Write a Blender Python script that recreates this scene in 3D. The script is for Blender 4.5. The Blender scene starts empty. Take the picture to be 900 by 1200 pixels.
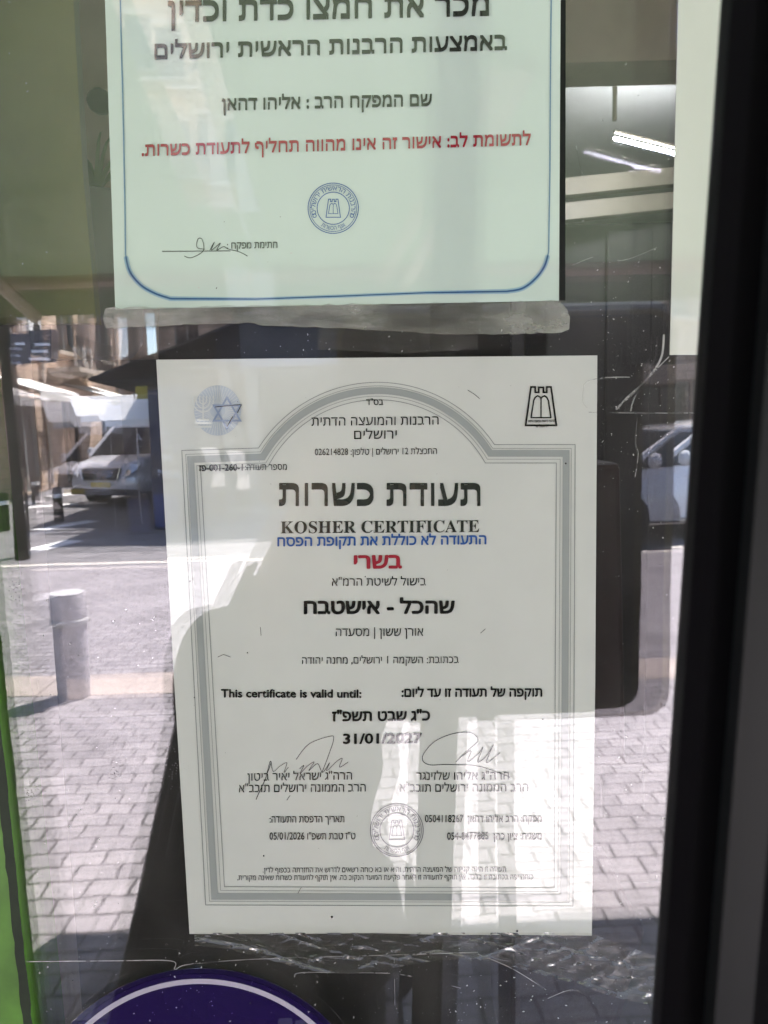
import bpy, bmesh, math, random
from mathutils import Vector, Matrix
R = math.radians
random.seed(11)
S = bpy.context.scene
COL = S.collection

# ------------------------------------------------------------------ camera
CAM = Vector((0.0, -0.38, 1.80))
F = 900.0                                   # focal length in photo pixels
PITCH, ROLL = R(6.8), R(1.45)
f_ = Vector((0, math.cos(PITCH), -math.sin(PITCH)))
u0 = Vector((0, math.sin(PITCH), math.cos(PITCH)))
r0 = Vector((1, 0, 0))
r_ = r0 * math.cos(ROLL) - u0 * math.sin(ROLL)
u_ = u0 * math.cos(ROLL) + r0 * math.sin(ROLL)
cd = bpy.data.cameras.new('camera')
cd.sensor_fit = 'VERTICAL'; cd.sensor_height = 36; cd.sensor_width = 27
cd.lens = 36 * F / 1200
cd.clip_start = 0.005; cd.clip_end = 2000
cd.dof.use_dof = True; cd.dof.focus_distance = 0.45; cd.dof.aperture_fstop = 26
cam = bpy.data.objects.new('camera', cd); COL.objects.link(cam)
cam.matrix_world = Matrix(((r_.x, u_.x, -f_.x, CAM.x), (r_.y, u_.y, -f_.y, CAM.y), (r_.z, u_.z, -f_.z, CAM.z), (0, 0, 0, 1)))
S.camera = cam

# ------------------------------------------------------------------ light
TO_SUN = Vector((0.24, -0.29, 0.74)).normalized()
W = bpy.data.worlds.new('World'); S.world = W; W.use_nodes = True
nt = W.node_tree; nt.nodes.clear()
sky = nt.nodes.new('ShaderNodeTexSky'); sky.sky_type = 'NISHITA'; sky.sun_disc = False
sky.sun_elevation = math.asin(TO_SUN.z); sky.sun_rotation = math.atan2(TO_SUN.x, TO_SUN.y)
bg = nt.nodes.new('ShaderNodeBackground'); bg.inputs[1].default_value = 0.12
wo = nt.nodes.new('ShaderNodeOutputWorld')
nt.links.new(sky.outputs[0], bg.inputs[0]); nt.links.new(bg.outputs[0], wo.inputs[0])
sl = bpy.data.lights.new('sun', 'SUN'); sl.energy = 5.0; sl.angle = R(0.5); sl.color = (1.0, 0.95, 0.88)
so = bpy.data.objects.new('sun', sl); COL.objects.link(so)
so.rotation_mode = 'QUATERNION'; so.rotation_quaternion = TO_SUN.to_track_quat('Z', 'Y')
so.location = (3, -12, 20)
S.view_settings.view_transform = 'Standard'; S.view_settings.look = 'None'
S.view_settings.gamma = 1.0; S.view_settings.use_curve_mapping = False
S.view_settings.exposure = 3.38
S.cycles.max_bounces = 10; S.cycles.diffuse_bounces = 4; S.cycles.glossy_bounces = 5
S.cycles.transparent_max_bounces = 24; S.cycles.caustics_reflective = False; S.cycles.caustics_refractive = False
S.cycles.use_denoising = True

# ------------------------------------------------------------------ helpers
def ray(px, py):
    return r_ * ((px - 450) / F) + u_ * ((600 - py) / F) + f_
def on_glass(px, py, y=0.0):                # photo pixel -> point of the vertical plane y
    d = ray(px, py); return CAM + d * ((y - CAM.y) / d.y)
def mirrored(px, py, D):                    # point seen in the window at horizontal distance D -> street point
    d = ray(px, py); P = CAM + d * (D / d.y); return Vector((P.x, -P.y, P.z))
def street(px, py, z=0.0):                  # street point of height z seen in the window
    d = ray(px, py); P = CAM + d * ((z - CAM.z) / d.z); return Vector((P.x, -P.y, P.z))

def srgb(r, g, b):
    f = lambda c: (c / 255 / 12.92) if c <= 10 else ((c / 255 + 0.055) / 1.055) ** 2.4
    return (f(r), f(g), f(b))

class NT:
    def __init__(s, name):
        s.m = bpy.data.materials.new(name); s.m.use_nodes = True; s.t = s.m.node_tree; s.t.nodes.clear()
        s.out = s.n('ShaderNodeOutputMaterial')
    def n(s, k, **kw):
        x = s.t.nodes.new(k)
        for a, b in kw.items(): setattr(x, a, b)
        return x
    def l(s, a, b): s.t.links.new(a, b)
    def setv(s, node, **kw):
        for k, v in kw.items(): node.inputs[k.replace('_', ' ')].default_value = v
        return node
    def finish(s, sock): s.l(sock, s.out.inputs[0]); return s.m
    def objco(s):
        return s.n('ShaderNodeTexCoord').outputs['Object']
    def noise(s, scale, detail=4, rough=.55, co=None):
        x = s.n('ShaderNodeTexNoise'); x.inputs['Scale'].default_value = scale
        x.inputs['Detail'].default_value = detail; x.inputs['Roughness'].default_value = rough
        s.l(co or s.objco(), x.inputs['Vector']); return x.outputs['Fac']
    def ramp(s, fac, stops):
        x = s.n('ShaderNodeValToRGB'); e = x.color_ramp.elements
        while len(e) < len(stops): e.new(.5)
        for q, (p, c) in zip(e, stops): q.position = p; q.color = (*c, 1)
        s.l(fac, x.inputs[0]); return x.outputs[0]
    def bump(s, h, strength, dist):
        x = s.n('ShaderNodeBump'); x.inputs['Strength'].default_value = strength; x.inputs['Distance'].default_value = dist
        s.l(h, x.inputs['Height']); return x.outputs[0]

def mat(name, c, rough=.6, metal=0, var=.15, scale=8, bump=0, bscale=60, bdist=.003, spec=.4, coat=0):
    t = NT(name); b = t.n('ShaderNodeBsdfPrincipled')
    lo = tuple(x * (1 - var) for x in c); hi = tuple(min(1, x * (1 + var)) for x in c)
    if var: t.l(t.ramp(t.noise(scale), [(.3, lo), (.7, hi)]), b.inputs['Base Color'])
    else: b.inputs['Base Color'].default_value = (*c, 1)
    b.inputs['Roughness'].default_value = rough; b.inputs['Metallic'].default_value = metal
    b.inputs['Specular IOR Level'].default_value = spec; b.inputs['Coat Weight'].default_value = coat
    if bump: t.l(t.bump(t.noise(bscale), bump, bdist), b.inputs['Normal'])
    return t.finish(b.outputs[0])

FILM_IOR = 2.0
def film_mat(name, c, var=.03, scale=14, extra=None):
    """printed paper under a clear glossy film: two mirror films one degree apart over a matt sheet"""
    t = NT(name); b = t.n('ShaderNodeBsdfDiffuse')
    lo = tuple(x * (1 - var) for x in c); hi = tuple(min(1, x * (1 + var)) for x in c)
    col = t.ramp(t.noise(scale, 6), [(.3, lo), (.7, hi)])
    t.l(col, b.inputs[0]); t.l(t.bump(t.noise(6, 3, .5), .25, .006), b.inputs['Normal'])
    fr = t.n('ShaderNodeFresnel')
    mr = t.n('ShaderNodeMapRange'); mr.inputs['To Min'].default_value = FILM_IOR; mr.inputs['To Max'].default_value = 1 / FILM_IOR
    t.l(t.n('ShaderNodeNewGeometry').outputs['Backfacing'], mr.inputs['Value']); t.l(mr.outputs[0], fr.inputs['IOR'])
    wav = t.bump(t.noise(9, 2, .4), .05, .004)
    gA = t.n('ShaderNodeBsdfGlossy'); gA.inputs['Roughness'].default_value = .0; t.l(wav, gA.inputs['Normal'])
    add = t.n('ShaderNodeVectorMath', operation='ADD'); add.inputs[1].default_value = (.0167, 0, -.0028)
    t.l(wav, add.inputs[0])
    nrm = t.n('ShaderNodeVectorMath', operation='NORMALIZE'); t.l(add.outputs[0], nrm.inputs[0])
    gB = t.n('ShaderNodeBsdfGlossy'); gB.inputs['Roughness'].default_value = .0; t.l(nrm.outputs[0], gB.inputs['Normal'])
    for g in (gA, gB): g.inputs[0].default_value = (.97, .965, 1, 1)
    m1 = t.n('ShaderNodeMixShader'); m2 = t.n('ShaderNodeMixShader')
    half = t.n('ShaderNodeMath', operation='MULTIPLY'); half.inputs[1].default_value = .8; t.l(fr.outputs[0], half.inputs[0])
    t.l(fr.outputs[0], m1.inputs[0]); t.l(b.outputs[0], m1.inputs[1]); t.l(gA.outputs[0], m1.inputs[2])
    t.l(half.outputs[0], m2.inputs[0]); t.l(m1.outputs[0], m2.inputs[1]); t.l(gB.outputs[0], m2.inputs[2])
    return t.finish(m2.outputs[0])

def glass_mat(name, ior, tint=(.97, .97, 1), trans=(.955, .945, .955), dirt=.035):
    t = NT(name)
    tr = t.n('ShaderNodeBsdfTransparent'); tr.inputs[0].default_value = (*trans, 1)
    g = t.n('ShaderNodeBsdfGlossy'); g.inputs['Roughness'].default_value = 0; g.inputs[0].default_value = (*tint, 1)
    t.l(t.bump(t.noise(7, 2, .4), .05, .004), g.inputs['Normal'])
    fr = t.n('ShaderNodeFresnel')
    mr = t.n('ShaderNodeMapRange'); mr.inputs['To Min'].default_value = ior; mr.inputs['To Max'].default_value = 1 / ior
    t.l(t.n('ShaderNodeNewGeometry').outputs['Backfacing'], mr.inputs['Value']); t.l(mr.outputs[0], fr.inputs['IOR'])
    m = t.n('ShaderNodeMixShader'); t.l(fr.outputs[0], m.inputs[0]); t.l(tr.outputs[0], m.inputs[1]); t.l(g.outputs[0], m.inputs[2])
    d = t.n('ShaderNodeBsdfDiffuse'); d.inputs[0].default_value = (.5, .48, .47, 1)
    dm = t.n('ShaderNodeMixShader')
    k = t.n('ShaderNodeMath', operation='MULTIPLY'); k.inputs[1].default_value = dirt * 2
    rr = t.ramp(t.noise(22, 8, .7), [(.35, (.1, .1, .1)), (.8, (1, 1, 1))])
    t.l(rr, k.inputs[0]); t.l(k.outputs[0], dm.inputs[0]); t.l(m.outputs[0], dm.inputs[1]); t.l(d.outputs[0], dm.inputs[2])
    return t.finish(dm.outputs[0])

class MB:
    def __init__(s): s.v = []; s.f = []; s.k = []
    def add(s, vs, fs, k=0):
        o = len(s.v); s.v += [Vector(p) for p in vs]
        for q in fs: s.f.append([o + i for i in q]); s.k.append(k)
        return s
    def box(s, a, b, k=0):
        x0, y0, z0 = a; x1, y1, z1 = b
        return s.add([(x0,y0,z0),(x1,y0,z0),(x1,y1,z0),(x0,y1,z0),(x0,y0,z1),(x1,y0,z1),(x1,y1,z1),(x0,y1,z1)],
                     [(0,3,2,1),(4,5,6,7),(0,1,5,4),(1,2,6,5),(2,3,7,6),(3,0,4,7)], k)
    def prism(s, pts, d, k=0):              # planar outline extruded by vector d
        n = len(pts); d = Vector(d); P = [Vector(p) for p in pts]
        return s.add(P + [p + d for p in P], [list(range(n))[::-1], [n + i for i in range(n)]] +
                     [(i, (i + 1) % n, n + (i + 1) % n, n + i) for i in range(n)], k)
    def tube(s, pts, r, n=8, k=0, cap=True):
        P = [Vector(p) for p in pts]; rings = []
        rs = r if isinstance(r, (list, tuple)) else [r] * len(P)
        up = None
        for i, p in enumerate(P):
            t = (P[min(i + 1, len(P) - 1)] - P[max(i - 1, 0)]).normalized()
            if up is None: up = t.orthogonal().normalized()
            a = (up - t * up.dot(t)).normalized(); up = a; b = t.cross(a)
            rings.append([p + (a * math.cos(2*math.pi*j/n) + b * math.sin(2*math.pi*j/n)) * rs[i] for j in range(n)])
        vs = [v for q in rings for v in q]; fs = []
        for i in range(len(P) - 1):
            for j in range(n): fs.append((i*n+j, i*n+(j+1)%n, (i+1)*n+(j+1)%n, (i+1)*n+j))
        if cap: fs += [tuple(range(n))[::-1], tuple((len(P)-1)*n + j for j in range(n))]
        return s.add(vs, fs, k)
    def lathe(s, c, prof, n=24, axis='z', k=0):
        c = Vector(c); vs = []; fs = []
        for (r, h) in prof:
            for j in range(n):
                a = 2*math.pi*j/n; x, y = r*math.cos(a), r*math.sin(a)
                vs.append(c + (Vector((x, y, h)) if axis == 'z' else Vector((x, h, y)) if axis == 'y' else Vector((h, x, y))))
        for i in range(len(prof) - 1):
            for j in range(n): fs.append((i*n+j, i*n+(j+1)%n, (i+1)*n+(j+1)%n, (i+1)*n+j))
        fs += [tuple(range(n))[::-1], tuple((len(prof)-1)*n + j for j in range(n))]
        return s.add(vs, fs, k)
    def build(s, name, m, parent=None, smooth=False, bevel=0):
        me = bpy.data.meshes.new(name)
        off = parent_world(parent) if parent else Vector((0, 0, 0))
        me.from_pydata([v - off for v in s.v], [], s.f)
        for x in (m if isinstance(m, (list, tuple)) else [m]): me.materials.append(x)
        for p, k in zip(me.polygons, s.k): p.material_index = k
        bm = bmesh.new(); bm.from_mesh(me); bmesh.ops.recalc_face_normals(bm, faces=bm.faces)
        bm.to_mesh(me); bm.free()
        if smooth:
            for p in me.polygons: p.use_smooth = True
        o = bpy.data.objects.new(name, me); COL.objects.link(o); o.parent = parent
        if smooth:
            md = o.modifiers.new('split', 'EDGE_SPLIT'); md.split_angle = R(42)
        if bevel:
            md = o.modifiers.new('bevel', 'BEVEL'); md.width = bevel; md.segments = 2; md.limit_method = 'ANGLE'; md.angle_limit = R(40)
        return o
def parent_world(o):
    v = Vector((0, 0, 0))
    while o: v += o.location; o = o.parent
    return v
def tag(o, label, cat, group=None, kind=None):
    if label: o['label'] = label
    if cat: o['category'] = cat
    if group: o['group'] = group
    if kind: o['kind'] = kind
    return o
def empty(name, loc, label, cat, group=None):
    o = bpy.data.objects.new(name, None); COL.objects.link(o); o.location = loc; o.empty_display_size = .1
    return tag(o, label, cat, group)
def copy_tree(o, parent=None):
    c = o.copy(); COL.objects.link(c)
    if parent: c.parent = parent
    for ch in list(o.children): copy_tree(ch, c)
    return c
def structure(o): o['kind'] = 'structure'; return o

# ------------------------------------------------------------------ materials
def paving_mat():
    t = NT('paving_stone'); b = t.n('ShaderNodeBsdfPrincipled')
    co = t.n('ShaderNodeMapping'); co.inputs['Rotation'].default_value = (0, 0, R(2))
    nz = t.n('ShaderNodeTexNoise'); nz.inputs['Scale'].default_value = 9; t.l(t.objco(), nz.inputs['Vector'])
    mx = t.n('ShaderNodeVectorMath', operation='MULTIPLY_ADD'); mx.inputs[1].default_value = (.03, .03, .03)
    t.l(nz.outputs['Color'], mx.inputs[0]); t.l(t.objco(), mx.inputs[2]); t.l(mx.outputs[0], co.inputs[0])
    br = t.n('ShaderNodeTexBrick'); br.offset = .5
    t.setv(br, Color1=(.272, .258, .268, 1), Color2=(.205, .193, .204, 1), Mortar=(.085, .078, .082, 1), Scale=1.0)
    br.inputs['Mortar Size'].default_value = .0075; br.inputs['Mortar Smooth'].default_value = .35
    br.inputs['Brick Width'].default_value = .17; br.inputs['Row Height'].default_value = .105; br.inputs['Bias'].default_value = .1
    t.l(co.outputs[0], br.inputs['Vector'])
    mix = t.n('ShaderNodeMixRGB', blend_type='MULTIPLY'); mix.inputs[0].default_value = 1
    t.l(br.outputs[0], mix.inputs[1]); t.l(t.ramp(t.noise(1.7, 9, .68), [(.28, (.62, .60, .60)), (.5, (.95, .93, .93)), (.75, (1.18, 1.15, 1.13))]), mix.inputs[2])
    t.l(mix.outputs[0], b.inputs['Base Color']); b.inputs['Roughness'].default_value = .75
    h = t.n('ShaderNodeMath', operation='SUBTRACT'); t.l(t.noise(40, 4), h.inputs[0]); t.l(br.outputs['Fac'], h.inputs[1])
    t.l(t.bump(h.outputs[0], .8, .012), b.inputs['Normal'])
    return t.finish(b.outputs[0])
def stone_wall_mat(name, c1, c2, bw=.55, bh=.28, axis='x'):
    t = NT(name); b = t.n('ShaderNodeBsdfPrincipled')
    sp = t.n('ShaderNodeSeparateXYZ'); t.l(t.objco(), sp.inputs[0])
    cb = t.n('ShaderNodeCombineXYZ'); t.l(sp.outputs['X' if axis == 'x' else 'Y'], cb.inputs[0]); t.l(sp.outputs['Z'], cb.inputs[1])
    br = t.n('ShaderNodeTexBrick'); t.setv(br, Color1=(*c1, 1), Color2=(*c2, 1), Mortar=(*(x * .55 for x in c2), 1), Scale=1.0)
    br.inputs['Mortar Size'].default_value = .012; br.inputs['Brick Width'].default_value = bw; br.inputs['Row Height'].default_value = bh
    t.l(cb.outputs[0], br.inputs['Vector'])
    mix = t.n('ShaderNodeMixRGB', blend_type='MULTIPLY'); mix.inputs[0].default_value = 1
    t.l(br.outputs[0], mix.inputs[1]); t.l(t.ramp(t.noise(1.1, 7), [(.3, (.7, .66, .64)), (.7, (1.1, 1.08, 1.05))]), mix.inputs[2])
    t.l(mix.outputs[0], b.inputs['Base Color']); b.inputs['Roughness'].default_value = .85
    t.l(t.bump(t.noise(18, 5), .5, .02), b.inputs['Normal'])
    return t.finish(b.outputs[0])

M = {}
M['paving'] = paving_mat()
M['asphalt'] = mat('asphalt', (.13, .125, .13), .85, var=.25, scale=3, bump=.5, bscale=120)
M['soil'] = mat('ground_dust', (.26, .23, .20), .9, var=.2, scale=.3)
M['kerb'] = mat('kerb_stone', (.50, .46, .41), .8, var=.15, scale=4, bump=.4, bscale=30)
M['band'] = mat('pale_stone_band', (.31, .265, .24), .8, var=.18, scale=5, bump=.4, bscale=30)
M['road_paint'] = mat('road_paint', (.72, .71, .70), .7, var=.12, scale=12)
M['black_metal'] = mat('black_powder_coat', (.004, .0034, .0045), .55, var=.5, scale=5, bump=.15, bscale=300, bdist=.0005, spec=.05)
M['black_plastic'] = mat('black_plastic', (.006, .006, .007), .4, var=.2)
M['grey_concrete'] = mat('grey_painted_concrete', (.34, .32, .34), .7, var=.2, scale=6, bump=.3, bscale=40)
M['grey_light'] = mat('pale_grey_concrete', (.40, .39, .39), .7, var=.12, scale=6)
M['white_paint'] = mat('white_paint', (.75, .74, .72), .6, var=.06)
M['steel'] = mat('brushed_steel', (.5, .5, .5), .35, metal=.9, var=.1)
M['glass_dark'] = mat('dark_window_glass', (.02, .022, .025), .06, var=.1, spec=.8)
M['wood'] = mat('brown_wood', (.13, .08, .05), .6, var=.25, scale=6)
M['stone'] = stone_wall_mat('jerusalem_limestone_side', (.62, .48, .38), (.50, .38, .29), axis='y')
M['stone_x'] = stone_wall_mat('jerusalem_limestone_front', (.60, .48, .38), (.49, .38, .29), axis='x')
M['stone_trim'] = mat('limestone_trim', (.55, .47, .39), .8, var=.15, scale=3)
M['rail'] = mat('dark_iron', (.03, .03, .03), .5, var=.2)
M['shutter'] = mat('faded_shutter', (.16, .19, .19), .6, var=.2)
M['awning_dark'] = mat('black_awning_cloth', (.018, .017, .019), .8, var=.3, scale=4)
M['canvas'] = mat('white_canvas', (.78, .77, .74), .8, var=.05)
M['fascia'] = mat('dark_fascia_board', (.020, .022, .03), .5, var=.3)
M['trim_blue'] = mat('blue_grey_trim', (.16, .19, .28), .5, var=.1)
M['silver'] = mat('silver_car_paint', (.60, .61, .66), .32, metal=.25, var=.03, coat=.8)
M['white_car'] = mat('white_car_paint', (.68, .68, .69), .25, var=.02, coat=1)
M['chrome'] = mat('chrome', (.7, .7, .72), .12, metal=1, var=.02)
M['tyre'] = mat('tyre_rubber', (.02, .02, .02), .85, var=.2)
M['lens'] = mat('headlamp_lens', (.62, .64, .68), .08, metal=.4, var=.1, coat=1)
M['plate'] = mat('yellow_plate', (.70, .52, .06), .5, var=.04)
M['red'] = mat('red_plastic', (.5, .05, .05), .4, var=.1)
M['kiosk'] = mat('navy_kiosk_panel', (.014, .018, .045), .3, var=.2, spec=.5)
M['sign_white'] = mat('white_sign_print', (.7, .72, .78), .5, var=.05)
M['sign_blue'] = mat('blue_sign_print', (.03, .055, .18), .5, var=.1)
M['yellow_sign'] = mat('yellow_sign_board', (.45, .36, .04), .6, var=.1)
M['sign_dark'] = mat('charcoal_sign_board', (.035, .035, .05), .4, var=.15)
M['green_frame'] = mat('green_window_frame', (.09, .22, .025), .4, var=.3, scale=30, bump=.3, bscale=200, bdist=.0006)
M['green_chip'] = mat('worn_dark_green_edge', (.012, .022, .008), .6, var=.3, scale=60)
M['olive'] = mat('olive_board', (.46, .46, .17), .55, var=.14, scale=9, bump=.15, bscale=60)
M['plaster'] = mat('shop_plaster', (.34, .31, .27), .85, var=.12, scale=2, bump=.3, bscale=50)
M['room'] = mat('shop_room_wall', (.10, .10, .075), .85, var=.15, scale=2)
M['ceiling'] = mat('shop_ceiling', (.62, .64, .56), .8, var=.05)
M['beige'] = mat('beige_beam', (.80, .66, .48), .7, var=.08)
M['cream'] = mat('cream_shelf_metal', (.26, .24, .17), .5, var=.06)
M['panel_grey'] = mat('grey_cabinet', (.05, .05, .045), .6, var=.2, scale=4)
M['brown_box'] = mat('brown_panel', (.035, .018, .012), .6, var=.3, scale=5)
M['leaf'] = mat('spider_plant_leaf', (.15, .25, .05), .5, var=.35, scale=20)
M['pot'] = mat('grey_pot', (.42, .43, .37), .7, var=.15)
M['skin'] = mat('skin', (.45, .28, .21), .5, var=.1, scale=20)
M['hair'] = mat('dark_hair', (.025, .018, .014), .6, var=.4, scale=60)
M['cloth'] = mat('black_cotton', (.018, .017, .020), .9, var=.3, scale=20)
M['trouser'] = mat('charcoal_denim', (.028, .028, .036), .9, var=.3, scale=20)
M['shoe'] = mat('dark_shoe', (.03, .025, .022), .6, var=.2)
M['eye'] = mat('eye_white', (.7, .68, .66), .3, var=.02)
M['lip'] = mat('lip', (.35, .15, .13), .5, var=.05)
M['leather'] = mat('black_leather', (.02, .018, .018), .45, var=.3, scale=30)
M['gold'] = mat('olive_brass_edge', (.16, .13, .05), .45, metal=.4, var=.2)
M['phone'] = mat('phone_body', (.03, .03, .035), .2, var=.1)
M['arm_brown'] = mat('tan_awning_arm', (.40, .33, .26), .5, var=.1)
def awning_green():
    t = NT('olive_green_awning_cloth')
    d = t.n('ShaderNodeBsdfDiffuse'); tr = t.n('ShaderNodeBsdfTranslucent')
    c = t.ramp(t.noise(6, 5), [(.3, (.205, .25, .185)), (.7, (.25, .29, .225))])
    t.l(c, d.inputs[0]); t.l(c, tr.inputs[0])
    m = t.n('ShaderNodeMixShader'); m.inputs[0].default_value = .5
    t.l(d.outputs[0], m.inputs[1]); t.l(tr.outputs[0], m.inputs[2]); return t.finish(m.outputs[0])
M['awning'] = awning_green()
M['pane_outer'] = glass_mat('window_glass_outer', 1.75)
M['pane_inner'] = glass_mat('window_glass_inner', 1.62, dirt=.01)

# ------------------------------------------------------------------ ground, road, pavement (setting)
g = MB(); g.add([(-400, -600, -.115), (400, -600, -.115), (400, 60, -.115), (-400, 60, -.115)], [(0, 1, 2, 3)])
structure(g.build('ground', M['soil']))
KERB = street(100, 660).y                    # edge of the pavement towards the road
BAND0, BAND1 = street(200, 812).y, street(200, 788).y
g = MB(); g.add([(-60, -70, -.111), (60, -70, -.111), (60, KERB, -.111), (-60, KERB, -.111)], [(0, 1, 2, 3)])
structure(g.build('road', M['asphalt']))
g = MB(); g.box((-40, KERB + .16, -.113), (40, -.004, 0)); structure(g.build('pavement', M['paving']))
g = MB()
x = -40
while x < 40:
    g.box((x, KERB, -.113), (x + .985, KERB + .155, .012)); x += 1.0
structure(g.build('kerb', M['kerb'], bevel=.012))
g = MB(); x = -30
while x < 30:
    g.add([(x, BAND1, .004), (x + .595, BAND1, .004), (x + .595, BAND0, .004), (x, BAND0, .004)], [(0, 1, 2, 3)]); x += .6
structure(g.build('stone_band', M['band']))
g = MB()
for (px, py, px2, py2, w) in ((20, 596, 128, 590, .22), (45, 622, 110, 611, .2), (40, 645, 88, 634, .2), (60, 583, 130, 574, .3)):
    a, b = street(px, py, -.107), street(px2, py2, -.107)
    n = (b - a).cross(Vector((0, 0, 1))).normalized() * w
    g.add([a - n, b - n, b + n, a + n], [(0, 1, 2, 3)])
structure(g.build('road_marking', M['road_paint']))

# ------------------------------------------------------------------ the shop front
WX0, WX1, WZ0, WZ1 = -.186, .95, .95, 2.55
shop = empty('shop_front', (0, 0, 0), 'plastered shop front wall around the green framed window', 'shop front')
w = MB()
w.box((-5, 0.02, -.11), (WX0 - .055, .16, 3.6)); w.box((WX1 + .055, .02, -.11), (5, .16, 3.6))
w.box((WX0 - .055, .02, -.11), (WX1 + .055, .16, WZ0 - .055)); w.box((WX0 - .055, .02, WZ1 + .055), (WX1 + .055, .16, 3.6))
w.build('wall', M['plaster'], shop)
w = MB(); zb = WZ0 - .055
w.box((WX0 - .09, -.045, zb - .05), (WX1 + .09, .02, zb)); w.build('sill', M['stone_trim'], shop, bevel=.004)

# window: green frame with two panes; the inner pane sits very slightly askew
win = empty('window', (0, 0, 0), 'large double glazed shop window in a chipped bright green frame', 'window')
fr = MB()
e0, e1 = on_glass(0, 862, -.004), on_glass(36, 1200, -.004)
sl_ = (e1.x - e0.x) / (e1.z - e0.z)
def xedge(z): return e0.x + sl_ * (z - e0.z)
outl = [(xedge(WZ0), WZ0), (xedge(WZ1), WZ1)]
fr.prism([(outl[0][0] - .06, -.004, WZ0 - .05), (outl[0][0], -.004, WZ0), (outl[1][0], -.004, WZ1), (outl[1][0] - .06, -.004, WZ1 + .05)], (0, .04, 0))
fr.prism([(WX1, -.004, WZ0), (WX1 + .05, -.004, WZ0 - .05), (WX1 + .05, -.004, WZ1 + .05), (WX1, -.004, WZ1)], (0, .06, 0))
fr.prism([(outl[0][0] - .06, -.0035, WZ0 - .05), (WX1 + .05, -.0035, WZ0 - .05), (WX1, -.0035, WZ0), (outl[0][0], -.0035, WZ0)], (0, .058, 0))
fr.prism([(outl[1][0], -.0035, WZ1), (WX1, -.0035, WZ1), (WX1 + .05, -.0035, WZ1 + .05), (outl[1][0] - .06, -.0035, WZ1 + .05)], (0, .058, 0))
fr.build('frame', M['green_frame'], win, bevel=.002)
ch = MB(); pts = []; z = 1.40
while z < 1.95:
    pts.append((xedge(z) + .0008 + random.uniform(0, .0007), -.0045, z)); z += .006
left = [(xedge(p[2]) - .0035 - random.uniform(0, .0008), -.0045, p[2]) for p in pts]
for i in range(len(pts) - 1): ch.add([left[i], pts[i], pts[i+1], left[i+1]], [(0, 1, 2, 3)])
ch.build('chipped_edge', M['green_chip'], win)
p = MB(); p.box((-.30, 0, WZ0 - .01), (WX1 + .01, .004, WZ1 + .01)); p.build('outer_pane', M['pane_outer'], win)
p = MB(); p.box((-.28, -.002, -.80), (.95, .002, .80))
ip = p.build('inner_pane', M['pane_inner'], win); ip.location = (0, .026, 1.75)
ip.rotation_euler = (R(-.16), 0, R(.957))

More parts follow.
